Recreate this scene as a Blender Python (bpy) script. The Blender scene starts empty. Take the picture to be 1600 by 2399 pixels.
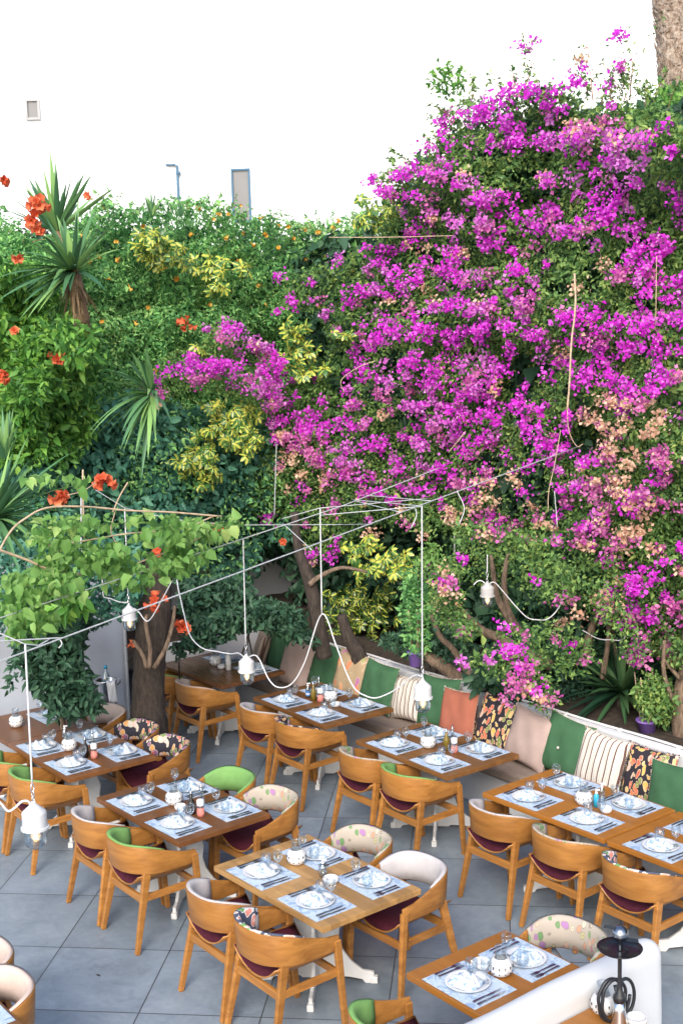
import bpy, math, random
import numpy as np
from math import pi, sin, cos, radians
random.seed(7); rng = np.random.default_rng(7)
SC = bpy.context.scene; COL = SC.collection

# ------------------------------------------------------------------ camera, calibrated on the tables and floor tiles
FPX, PITCH, ROLL, CH = 2983.9, 0.14802521, -0.02714678, 4.454
_cp, _sp, _cr, _sr = cos(PITCH), sin(PITCH), cos(ROLL), sin(ROLL)
_right = np.array([1, 0, 0.]); FWD = np.array([0, _cp, -_sp]); _up = np.array([0, _sp, _cp])
R2 = _cr*_right + _sr*_up; U2 = -_sr*_right + _cr*_up
CAM = np.array([0, 0, CH])
def ray(x, y): return (x-800)/FPX*R2 - (y-1199.5)/FPX*U2 + FWD
def at_y(x, y, Y): d = ray(x, y); return CAM + d*(Y/d[1])
def at_z(x, y, z): d = ray(x, y); return CAM + d*((z-CH)/d[2])
TH = radians(37.7); UU = np.array([cos(TH), sin(TH), 0]); VV = np.array([-sin(TH), cos(TH), 0])
def uv(u, v, z=0.): return UU*u + VV*v + np.array([0, 0, z])
def at_u(x, y, u): d = ray(x, y); return CAM + d*(u/(d@UU))
def at_v(x, y, v): d = ray(x, y); return CAM + d*(v/(d@VV))
def touv(P): return float(P@UU), float(P@VV)
def rays(x, y):
    return ((x-800)/FPX)[:, None]*R2 - ((y-1199.5)/FPX)[:, None]*U2 + FWD
def norm(a): return a/np.maximum(np.linalg.norm(a, axis=-1, keepdims=True), 1e-9)

cam = bpy.data.cameras.new('camera'); co = bpy.data.objects.new('camera', cam); COL.objects.link(co)
from mathutils import Matrix, Vector
M = Matrix(((R2[0], U2[0], -FWD[0]), (R2[1], U2[1], -FWD[1]), (R2[2], U2[2], -FWD[2]))).to_4x4()
M.translation = Vector(CAM); co.matrix_world = M
cam.sensor_fit = 'VERTICAL'; cam.sensor_height = 36; cam.lens = FPX/2399*36; cam.clip_end = 400
cam.dof.use_dof = True; cam.dof.focus_distance = 8.6; cam.dof.aperture_fstop = 9
SC.camera = co

# ------------------------------------------------------------------ node helpers
def new_mat(name):
    m = bpy.data.materials.new(name); m.use_nodes = True
    nt = m.node_tree; b = nt.nodes['Principled BSDF']; return m, nt, b
def N(nt, t, **kw):
    n = nt.nodes.new(t)
    for k, v in kw.items(): setattr(n, k, v)
    return n
def ramp(nt, fac, stops, interp='LINEAR'):
    r = N(nt, 'ShaderNodeValToRGB'); e = r.color_ramp; e.interpolation = interp
    while len(e.elements) < len(stops): e.elements.new(0.5)
    for el, (p, c) in zip(e.elements, stops): el.position = p; el.color = (*c, 1)
    nt.links.new(fac, r.inputs[0]); return r.outputs[0]
def coords(nt, kind='Object', scale=(1, 1, 1), rot=(0, 0, 0), rnd=False):
    tc = N(nt, 'ShaderNodeTexCoord'); mp = N(nt, 'ShaderNodeMapping')
    mp.inputs['Scale'].default_value = scale; mp.inputs['Rotation'].default_value = rot
    nt.links.new(tc.outputs[kind], mp.inputs[0])
    if rnd:
        oi = N(nt, 'ShaderNodeObjectInfo'); ml = N(nt, 'ShaderNodeVectorMath', operation='SCALE')
        cb = N(nt, 'ShaderNodeCombineXYZ')
        for i in range(3): nt.links.new(oi.outputs['Random'], cb.inputs[i])
        ml.inputs['Scale'].default_value = 17.0; nt.links.new(cb.outputs[0], ml.inputs[0])
        nt.links.new(ml.outputs[0], mp.inputs['Location'])
    return mp.outputs[0]
def noise(nt, vec, scale, detail=3, rough=.5, dist=0):
    n = N(nt, 'ShaderNodeTexNoise'); n.inputs['Scale'].default_value = scale
    n.inputs['Detail'].default_value = detail; n.inputs['Roughness'].default_value = rough
    n.inputs['Distortion'].default_value = dist
    if vec is not None: nt.links.new(vec, n.inputs['Vector'])
    return n
def bump(nt, b, h, strength=.3, dist=.01):
    bp = N(nt, 'ShaderNodeBump'); bp.inputs['Strength'].default_value = strength
    bp.inputs['Distance'].default_value = dist
    nt.links.new(h, bp.inputs['Height']); nt.links.new(bp.outputs[0], b.inputs['Normal'])
def math_(nt, op, a, b=None, c=None):
    n = N(nt, 'ShaderNodeMath', operation=op)
    for i, v in enumerate((a, b, c)):
        if v is None: continue
        if isinstance(v, (int, float)): n.inputs[i].default_value = v
        else: nt.links.new(v, n.inputs[i])
    return n.outputs[0]
def mixc(nt, f, a, b, mode='MIX'):
    n = N(nt, 'ShaderNodeMix', data_type='RGBA', blend_type=mode)
    for s, v in ((0, f), (6, a), (7, b)):
        if isinstance(v, (int, float)): n.inputs[s].default_value = v
        elif isinstance(v, tuple): n.inputs[s].default_value = (*v, 1)
        else: nt.links.new(v, n.inputs[s])
    return n.outputs[2]

MATS = {}
def plain(name, col, rough=.5, metal=0., var=.12, sc=8., bumpy=0., spec=.5):
    m, nt, b = new_mat(name)
    v = coords(nt, rnd=True); n = noise(nt, v, sc, 4, .6)
    c0 = tuple(max(0, x*(1-var)) for x in col); c1 = tuple(min(1, x*(1+var)) for x in col)
    nt.links.new(ramp(nt, n.outputs[0], [(.3, c0), (.7, c1)]), b.inputs['Base Color'])
    b.inputs['Roughness'].default_value = rough; b.inputs['Metallic'].default_value = metal
    b.inputs['Specular IOR Level'].default_value = spec
    if bumpy: bump(nt, b, n.outputs[0], bumpy)
    MATS[name] = m; return m
def wood(name, c0, c1, scale=(2, 30, 30), rough=.38, planks=False, tint=.14):
    m, nt, b = new_mat(name)
    v = coords(nt, scale=scale, rnd=True)
    n = noise(nt, v, 1.0, 6, .62, .6); n2 = noise(nt, coords(nt, rnd=True), 3.0, 2)
    col = ramp(nt, n.outputs[0], [(.22, c0), (.74, c1)])
    oi = N(nt, 'ShaderNodeObjectInfo'); hs = N(nt, 'ShaderNodeHueSaturation')
    nt.links.new(math_(nt, 'MULTIPLY_ADD', oi.outputs['Random'], tint*2, 1-tint), hs.inputs['Value'])
    nt.links.new(col, hs.inputs['Color']); col = hs.outputs[0]
    col = mixc(nt, math_(nt, 'MULTIPLY', n2.outputs[0], .28), col, tuple(x*.55 for x in c0))
    if planks:
        v2 = coords(nt, rot=(0, 0, pi/2))
        br = N(nt, 'ShaderNodeTexBrick'); nt.links.new(v2, br.inputs['Vector'])
        br.inputs['Scale'].default_value = 1; br.inputs['Brick Width'].default_value = .41
        br.inputs['Row Height'].default_value = .068; br.inputs['Mortar Size'].default_value = .0012
        br.inputs['Color1'].default_value = (.58, .58, .58, 1); br.inputs['Color2'].default_value = (1.0, 1.0, 1.0, 1)
        br.inputs['Mortar'].default_value = (.3, .3, .3, 1); br.offset = .37
        col = mixc(nt, planks, col, br.outputs[0], 'MULTIPLY')
    nt.links.new(col, b.inputs['Base Color']); b.inputs['Roughness'].default_value = rough
    nt.links.new(math_(nt, 'MULTIPLY_ADD', n.outputs[0], .25, rough-.1), b.inputs['Roughness'])
    bump(nt, b, n.outputs[0], .12, .002)
    MATS[name] = m; return m
def leafmat(name, stops, rough=.5, trans=.3, big=.35, bigscale=1.2, tcol=None, spec=.25, gain=1.75):
    """leaf colour per leaf (random per island) drifting slowly over the plant"""
    if name.startswith('leaf'): stops = [(p, (min(.7, c[0]*gain*1.05), min(.75, c[1]*gain), min(.6, c[2]*gain*1.1))) for p, c in stops]
    m, nt, b = new_mat(name)
    g = N(nt, 'ShaderNodeNewGeometry')
    n = noise(nt, coords(nt), bigscale, 2)
    f = math_(nt, 'ADD', math_(nt, 'MULTIPLY', g.outputs['Random Per Island'], 1-big), math_(nt, 'MULTIPLY', n.outputs[0], big))
    col = ramp(nt, f, stops)
    nt.links.new(col, b.inputs['Base Color']); b.inputs['Roughness'].default_value = rough
    b.inputs['Specular IOR Level'].default_value = spec
    tr = N(nt, 'ShaderNodeBsdfTranslucent'); mx = N(nt, 'ShaderNodeMixShader'); mx.inputs[0].default_value = trans
    tc = mixc(nt, .5, col, tcol if tcol else col, 'MIX')
    nt.links.new(tc, tr.inputs[0]); nt.links.new(b.outputs[0], mx.inputs[1]); nt.links.new(tr.outputs[0], mx.inputs[2])
    nt.links.new(mx.outputs[0], nt.nodes['Material Output'].inputs[0])
    MATS[name] = m; return m
def glassmat(name, col=(.93, .96, .98), op=.03, rough=.03):
    m, nt, b = new_mat(name)
    b = N(nt, 'ShaderNodeBsdfGlossy'); b.inputs['Color'].default_value = (*col, 1); b.inputs['Roughness'].default_value = rough
    tr = N(nt, 'ShaderNodeBsdfTransparent'); tr.inputs[0].default_value = (*col, 1)
    lw = N(nt, 'ShaderNodeLayerWeight'); lw.inputs['Blend'].default_value = .3
    f = math_(nt, 'MULTIPLY_ADD', lw.outputs['Facing'], .6, op)
    mx = N(nt, 'ShaderNodeMixShader'); nt.links.new(f, mx.inputs[0])
    nt.links.new(tr.outputs[0], mx.inputs[1]); nt.links.new(b.outputs[0], mx.inputs[2])
    nt.links.new(mx.outputs[0], nt.nodes['Material Output'].inputs[0])
    MATS[name] = m; return m
def floral(name, ground, cols, scale=22., line=(.9, .88, .8), cover=.62, kind='Object'):
    """printed leaves: stretched cells, each in its own colour, with a pale outline, over the ground colour"""
    m, nt, b = new_mat(name)
    v = coords(nt, kind=kind, scale=(1, 1, 1))
    nz = noise(nt, v, 6, 2); vm = N(nt, 'ShaderNodeVectorMath', operation='MULTIPLY_ADD')
    nt.links.new(nz.outputs['Color'], vm.inputs[0]); vm.inputs[1].default_value = (.12, .12, .12); nt.links.new(v, vm.inputs[2])
    vs = N(nt, 'ShaderNodeMapping'); nt.links.new(vm.outputs[0], vs.inputs[0]); vs.inputs['Scale'].default_value = (1.0, .8, .55)
    vs.inputs['Rotation'].default_value = (.5, .6, .4)
    vo = N(nt, 'ShaderNodeTexVoronoi', feature='F1'); vo.inputs['Scale'].default_value = scale; nt.links.new(vs.outputs[0], vo.inputs['Vector'])
    sep = N(nt, 'ShaderNodeSeparateColor'); nt.links.new(vo.outputs['Color'], sep.inputs[0])
    stops = [(i/len(cols), c) for i, c in enumerate(cols)]
    c = ramp(nt, sep.outputs[0], stops, 'CONSTANT')
    d = vo.outputs['Distance']
    r1 = math_(nt, 'MULTIPLY_ADD', sep.outputs[1], .22, .62*cover)
    inner = math_(nt, 'LESS_THAN', d, math_(nt, 'MULTIPLY', r1, .87)); outer = math_(nt, 'LESS_THAN', d, r1)
    vein = math_(nt, 'LESS_THAN', d, .10)
    c1 = mixc(nt, vein, c, line); c2 = mixc(nt, inner, line, c1); c3 = mixc(nt, outer, ground, c2)
    nt.links.new(c3, b.inputs['Base Color']); b.inputs['Roughness'].default_value = .8
    b.inputs['Specular IOR Level'].default_value = .2
    MATS[name] = m; return m

wood('chair_wood', (.22, .082, .017), (.49, .222, .050), scale=(2.4, 7, 24))
wood('top_pale', (.33, .165, .05), (.60, .35, .13), scale=(14, 1.6, 14), rough=.4, planks=.8)
wood('top_brown', (.115, .044, .014), (.225, .090, .028), scale=(16, 1.6, 14), rough=.34, planks=.25)
wood('top_orange', (.27, .10, .014), (.41, .165, .026), scale=(16, 1.3, 14), rough=.36, planks=.1)
wood('top_dark', (.085, .034, .014), (.135, .058, .024), scale=(16, 1.3, 14), rough=.25)
wood('top_plank', (.14, .058, .016), (.29, .13, .040), scale=(16, 1.6, 14), rough=.34, planks=.6)
plain('white_paint', (.66, .65, .63), .5, var=.05)
plain('burgundy', (.062, .010, .020), .8, var=.2, sc=30, spec=.2)
plain('pad_grey', (.44, .41, .40), .8, var=.05, sc=20, spec=.2)
plain('pad_beige', (.55, .43, .36), .8, var=.05, sc=20, spec=.2)
plain('pad_green', (.17, .33, .10), .75, var=.06, sc=20, spec=.2)
plain('pad_blue', (.27, .33, .36), .8, var=.06, sc=20, spec=.2)
floral('pad_floral', (.40, .345, .28), [(.55, .28, .18), (.45, .40, .2), (.20, .30, .14), (.14, .26, .11), (.58, .36, .26), (.50, .16, .20), (.34, .18, .34), (.42, .36, .29), (.60, .50, .36)], 27, line=(.24, .21, .16), cover=.50)
floral('pad_darkfloral', (.035, .033, .045), [(.62, .12, .10), (.70, .35, .12), (.18, .26, .08), (.62, .42, .38), (.30, .14, .25), (.55, .5, .42)], 25, line=(.62, .52, .40), cover=.62)
floral('pad_brightfloral', (.08, .09, .13), [(.75, .28, .22), (.16, .33, .12), (.7, .66, .62), (.5, .3, .5), (.8, .45, .35), (.66, .62, .6)], 20, cover=.7)
plain('taupe_fabric', (.24, .185, .15), .85, var=.08, sc=14, spec=.15, bumpy=.1)
plain('cushion_green', (.045, .112, .054), .85, var=.14, sc=6, spec=.15, bumpy=.3)
plain('cushion_taupe', (.36, .27, .235), .85, var=.1, sc=6, spec=.15, bumpy=.3)
plain('cushion_terracotta', (.34, .115, .072), .85, var=.1, sc=6, spec=.15, bumpy=.3)
floral('cushion_darkfloral', (.028, .024, .03), [(.62, .12, .08), (.75, .40, .10), (.20, .26, .07), (.60, .40, .32), (.66, .2, .10), (.72, .45, .18)], 27, line=(.62, .48, .30), cover=.64)
floral('cushion_floral', (.34, .25, .15), [(.55, .2, .1), (.4, .15, .3), (.34, .25, .15), (.6, .3, .15), (.3, .3, .12)], 12, line=(.45, .34, .22), cover=.5)
def stripes(name, pale, dark):
    m, nt, b = new_mat(name)
    tc = N(nt, 'ShaderNodeTexCoord'); sx = N(nt, 'ShaderNodeSeparateXYZ'); nt.links.new(tc.outputs['Object'], sx.inputs[0])
    nz = noise(nt, tc.outputs['Object'], 3, 2)
    x = math_(nt, 'ADD', sx.outputs[0], math_(nt, 'MULTIPLY', nz.outputs[0], .03))
    f = math_(nt, 'FRACT', math_(nt, 'MULTIPLY', x, 17.))
    c = ramp(nt, f, [(0, dark), (.20, pale), (.45, (.36, .34, .32)), (.52, pale), (.80, (.5, .40, .30)), (.86, pale)], 'CONSTANT')
    nt.links.new(c, b.inputs['Base Color']); b.inputs['Roughness'].default_value = .85; b.inputs['Specular IOR Level'].default_value = .15
    MATS[name] = m
stripes('cushion_striped', (.62, .56, .48), (.11, .06, .05))
stripes('cushion_tanstripe', (.34, .25, .19), (.09, .05, .04))
plain('fringe', (.55, .48, .40), .9, var=.3, sc=60)
plain('porcelain', (.62, .62, .62), .15, var=.02)
plain('steel', (.32, .34, .38), .22, metal=1., var=.15)
plain('chrome', (.7, .7, .72), .08, metal=1., var=.05)
plain('black_gloss', (.012, .013, .016), .18, var=.2)
plain('black_rubber', (.012, .014, .018), .4, var=.3)
plain('slot_dark', (.05, .05, .055), .8); plain('soy', (.012, .008, .006), .08, var=.1)
plain('pink_salt', (.55, .19, .15), .7, var=.25, sc=90)
plain('turquoise', (.02, .32, .50), .3, var=.1)
plain('blue_label', (.05, .16, .42), .4, var=.2)
plain('red_label', (.5, .05, .04), .4, var=.1)
plain('oil', (.16, .11, .015), .08, var=.1)
plain('white_plastic', (.66, .66, .66), .35, var=.03)
plain('cord_white', (.56, .56, .56), .6, var=.06, sc=40)
plain('wire_grey', (.36, .37, .37), .45, var=.15, sc=60)
plain('lamp_enamel', (.52, .52, .52), .3, var=.05)
plain('lamp_grey', (.40, .39, .37), .5, var=.15)
plain('purple_pot', (.27, .15, .52), .45, var=.08)
plain('soil', (.045, .032, .022), .95, var=.5, sc=14, bumpy=.6)
plain('twig', (.30, .17, .09), .8, var=.35, sc=20)
plain('dry_stem', (.45, .33, .22), .8, var=.3, sc=20)
glassmat('glass'); glassmat('glass_thick', (.74, .80, .83), .20)
def bark(name, c0, c1, sc=(9, 9, 2.5)):
    m, nt, b = new_mat(name)
    v = coords(nt, scale=sc); n = noise(nt, v, 3, 6, .7, .8)
    nt.links.new(ramp(nt, n.outputs[0], [(.35, c0), (.65, c1)]), b.inputs['Base Color'])
    b.inputs['Roughness'].default_value = .9; bump(nt, b, n.outputs[0], .9, .03); MATS[name] = m
bark('bark', (.020, .015, .012), (.070, .052, .040))
bark('bark_pale', (.09, .06, .04), (.27, .19, .13))
bark('palm_bark', (.16, .09, .055), (.52, .44, .36), sc=(9, 9, 5))
bark('dead_leaf', (.12, .07, .035), (.38, .26, .14), sc=(14, 14, 3))
def plaster(name, col, stain=.2, sc=1.3):
    m, nt, b = new_mat(name)
    v = coords(nt); n = noise(nt, v, sc, 5, .6); n2 = noise(nt, v, 14, 3)
    c = ramp(nt, n.outputs[0], [(.3, tuple(x*(1-stain) for x in col)), (.65, col)])
    nt.links.new(c, b.inputs['Base Color']); b.inputs['Roughness'].default_value = .75
    bump(nt, b, n2.outputs[0], .12, .01); MATS[name] = m
plaster('plaster', (.60, .61, .62), .14); plaster('plaster_shaded', (.44, .475, .53), .25); plaster('plaster_cream', (.56, .48, .36), .2)  # the darker bluish one has the vine canopy's shade put into its colour
plaster('facade', (.86, .86, .86), .01)
def bulbmat():
    m, nt, b = new_mat('filament')
    b.inputs['Base Color'].default_value = (1, .8, .5, 1)
    b.inputs['Emission Color'].default_value = (1, .55, .20, 1); b.inputs['Emission Strength'].default_value = 6
    MATS['filament'] = m
    m, nt, b = new_mat('bulb_glass')
    b.inputs['Base Color'].default_value = (.95, .9, .8, 1); b.inputs['Roughness'].default_value = .1
    b.inputs['Emission Color'].default_value = (1, .55, .22, 1); b.inputs['Emission Strength'].default_value = .30
    tr = N(nt, 'ShaderNodeBsdfTransparent'); mx = N(nt, 'ShaderNodeMixShader'); mx.inputs[0].default_value = .22
    nt.links.new(tr.outputs[0], mx.inputs[1]); nt.links.new(b.outputs[0], mx.inputs[2])
    nt.links.new(mx.outputs[0], nt.nodes['Material Output'].inputs[0]); MATS['bulb_glass'] = m
bulbmat()
def floormat():
    m, nt, b = new_mat('floor_tiles')
    tc = N(nt, 'ShaderNodeTexCoord'); sx = N(nt, 'ShaderNodeSeparateXYZ'); nt.links.new(tc.outputs['Object'], sx.inputs[0])
    a = math_(nt, 'DIVIDE', sx.outputs[0], .8139); c = math_(nt, 'DIVIDE', sx.outputs[1], .8436)
    def edge(q, w): 
        f = math_(nt, 'FRACT', q); return math_(nt, 'GREATER_THAN', math_(nt, 'ABSOLUTE', math_(nt, 'SUBTRACT', f, .5)), .5-w)
    # grout lines at integer positions
    g = math_(nt, 'MAXIMUM', edge(a, .0052), edge(c, .0052))
    cell = N(nt, 'ShaderNodeCombineXYZ'); nt.links.new(math_(nt, 'FLOOR', a), cell.inputs[0]); nt.links.new(math_(nt, 'FLOOR', c), cell.inputs[1])
    wn = N(nt, 'ShaderNodeTexWhiteNoise'); nt.links.new(cell.outputs[0], wn.inputs['Vector'])
    off = N(nt, 'ShaderNodeVectorMath', operation='MULTIPLY_ADD'); nt.links.new(wn.outputs['Color'], off.inputs[0]); off.inputs[1].default_value = (9, 9, 9)
    nt.links.new(tc.outputs['Object'], off.inputs[2])
    n1 = noise(nt, off.outputs[0], 1.7, 6, .62, .4); n2 = noise(nt, off.outputs[0], 9, 5, .7, 1.2)
    s = math_(nt, 'ADD', math_(nt, 'MULTIPLY', n1.outputs[0], .65), math_(nt, 'MULTIPLY', n2.outputs[0], .35))
    col = ramp(nt, s, [(.28, (.125, .152, .178)), (.47, (.190, .235, .277)), (.66, (.268, .315, .355))])
    tv = math_(nt, 'MULTIPLY_ADD', wn.outputs['Value'], .22, .88)
    hs = N(nt, 'ShaderNodeHueSaturation'); nt.links.new(col, hs.inputs['Color']); nt.links.new(tv, hs.inputs['Value'])
    n3 = noise(nt, tc.outputs['Object'], 26, 2, .5); spot = math_(nt, 'GREATER_THAN', n3.outputs[0], .74)
    c2 = mixc(nt, math_(nt, 'MULTIPLY', spot, .5), hs.outputs[0], (.06, .06, .06))
    c3 = mixc(nt, g, c2, (.045, .05, .055))
    nt.links.new(c3, b.inputs['Base Color'])
    nt.links.new(math_(nt, 'MULTIPLY_ADD', s, -.3, .62), b.inputs['Roughness'])
    bump(nt, b, math_(nt, 'SUBTRACT', s, g), .15, .004); MATS['floor_tiles'] = m
floormat()
def matmat():
    m, nt, b = new_mat('placemat_paper')
    v = coords(nt, rnd=True); n = noise(nt, v, 9, 4, .6, 2.5); vo = N(nt, 'ShaderNodeTexVoronoi', feature='DISTANCE_TO_EDGE'); vo.inputs['Scale'].default_value = 18
    nt.links.new(v, vo.inputs['Vector'])
    c = ramp(nt, n.outputs[0], [(.40, (.26, .36, .50)), (.50, (.50, .58, .66)), (.62, (.40, .49, .61))])
    ln = math_(nt, 'LESS_THAN', vo.outputs['Distance'], .035)
    c = mixc(nt, math_(nt, 'MULTIPLY', ln, .35), c, (.26, .34, .48))
    nt.links.new(c, b.inputs['Base Color']); b.inputs['Roughness'].default_value = .7; MATS['placemat_paper'] = m
    m, nt, b = new_mat('napkin_cloth')
    v = coords(nt, rnd=True); n = noise(nt, v, 16, 4, .6, 2.0)
    c = ramp(nt, n.outputs[0], [(.40, (.18, .29, .43)), (.49, (.50, .57, .63)), (.6, (.62, .64, .66))])
    nt.links.new(c, b.inputs['Base Color']); b.inputs['Roughness'].default_value = .85
    bump(nt, b, n.outputs[0], .4, .01); MATS['napkin_cloth'] = m
matmat()
# foliage
leafmat('leaf_boug', [(.12, (.026, .075, .022)), (.42, (.080, .175, .045)), (.72, (.18, .31, .075)), (.93, (.40, .46, .12))], trans=.4, gain=1.35)
leafmat('leaf_vine', [(.10, (.018, .065, .022)), (.40, (.075, .21, .062)), (.70, (.17, .35, .10)), (.92, (.36, .52, .16))], trans=.4, big=.45, gain=1.75)
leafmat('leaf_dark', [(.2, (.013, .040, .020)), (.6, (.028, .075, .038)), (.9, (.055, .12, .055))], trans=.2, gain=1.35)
leafmat('leaf_blue', [(.2, (.024, .085, .055)), (.6, (.046, .14, .085)), (.9, (.075, .20, .11))], trans=.25, rough=.4, gain=1.75)
leafmat('leaf_citrus', [(.12, (.022, .080, .018)), (.42, (.065, .19, .032)), (.75, (.15, .33, .05)), (.93, (.30, .46, .08)), (.985, (.5, .46, .08))], trans=.35, rough=.4, gain=1.25)
leafmat('leaf_lime', [(.1, (.06, .16, .035)), (.4, (.12, .26, .055)), (.75, (.20, .36, .09)), (.95, (.40, .48, .15))], trans=.45, rough=.45, gain=1.3)
leafmat('leaf_yucca', [(.1, (.022, .065, .028)), (.5, (.05, .12, .045)), (.9, (.12, .22, .06))], trans=.1, rough=.38, big=.1, gain=1.9)
leafmat('bract_magenta', [(.1, (.46, .014, .42)), (.45, (.72, .045, .66)), (.8, (.86, .17, .80)), (.96, (.90, .50, .86))], trans=.4, rough=.7, big=.3, spec=.1)
leafmat('leaf_yucca_dark', [(.1, (.012, .04, .02)), (.5, (.03, .08, .03)), (.9, (.07, .14, .05))], trans=.1, rough=.38, big=.1, gain=1.3)
leafmat('bract_lilac', [(.1, (.50, .06, .46)), (.5, (.68, .17, .62)), (.85, (.78, .34, .72)), (.98, (.8, .6, .74))], trans=.4, rough=.7, big=.3, spec=.1)
leafmat('bract_pink', [(.1, (.45, .05, .34)), (.5, (.66, .18, .46)), (.85, (.76, .32, .54)), (.98, (.8, .55, .55))], trans=.4, rough=.7, big=.3, spec=.1)
leafmat('bract_peach', [(.1, (.50, .24, .16)), (.5, (.74, .48, .34)), (.85, (.84, .64, .46)), (.98, (.66, .42, .16))], trans=.35, rough=.8, big=.3, spec=.1)
leafmat('petal_white', [(0, (.75, .70, .60)), (1, (.8, .8, .7))], trans=.2)
leafmat('petal_red', [(.1, (.55, .08, .035)), (.5, (.76, .17, .075)), (.9, (.84, .33, .16))], trans=.3, rough=.6)
leafmat('petal_yellow', [(.1, (.70, .28, .03)), (.5, (.80, .45, .06)), (.9, (.85, .66, .28))], trans=.3, rough=.6)
def variegated(nm='leaf_variegated', yel=.33, dk=1.):
    m, nt, b = new_mat(nm)
    tc = N(nt, 'ShaderNodeTexCoord'); sx = N(nt, 'ShaderNodeSeparateXYZ'); nt.links.new(tc.outputs['UV'], sx.inputs[0])
    g = N(nt, 'ShaderNodeNewGeometry'); n = noise(nt, tc.outputs['Object'], 40, 2)
    d = math_(nt, 'ABSOLUTE', math_(nt, 'SUBTRACT', sx.outputs[0], .5))
    t = math_(nt, 'ADD', math_(nt, 'MULTIPLY_ADD', g.outputs['Random Per Island'], yel, -.02), math_(nt, 'MULTIPLY_ADD', n.outputs[0], .25, -.12))
    f = math_(nt, 'LESS_THAN', d, t)
    c = mixc(nt, f, mixc(nt, g.outputs['Random Per Island'], (.05*dk, .15*dk, .04*dk), (.13*dk, .29*dk, .06*dk)), (.62, .62, .10))
    nt.links.new(c, b.inputs['Base Color']); b.inputs['Roughness'].default_value = .35
    tr = N(nt, 'ShaderNodeBsdfTranslucent'); mx = N(nt, 'ShaderNodeMixShader'); mx.inputs[0].default_value = .25
    nt.links.new(c, tr.inputs[0]); nt.links.new(b.outputs[0], mx.inputs[1]); nt.links.new(tr.outputs[0], mx.inputs[2])
    nt.links.new(mx.outputs[0], nt.nodes['Material Output'].inputs[0]); MATS[nm] = m
variegated(); variegated('leaf_variegated_shaded', .20, .5)  # second one: less yellow, with the overhang's shade put into the leaf green

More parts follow.
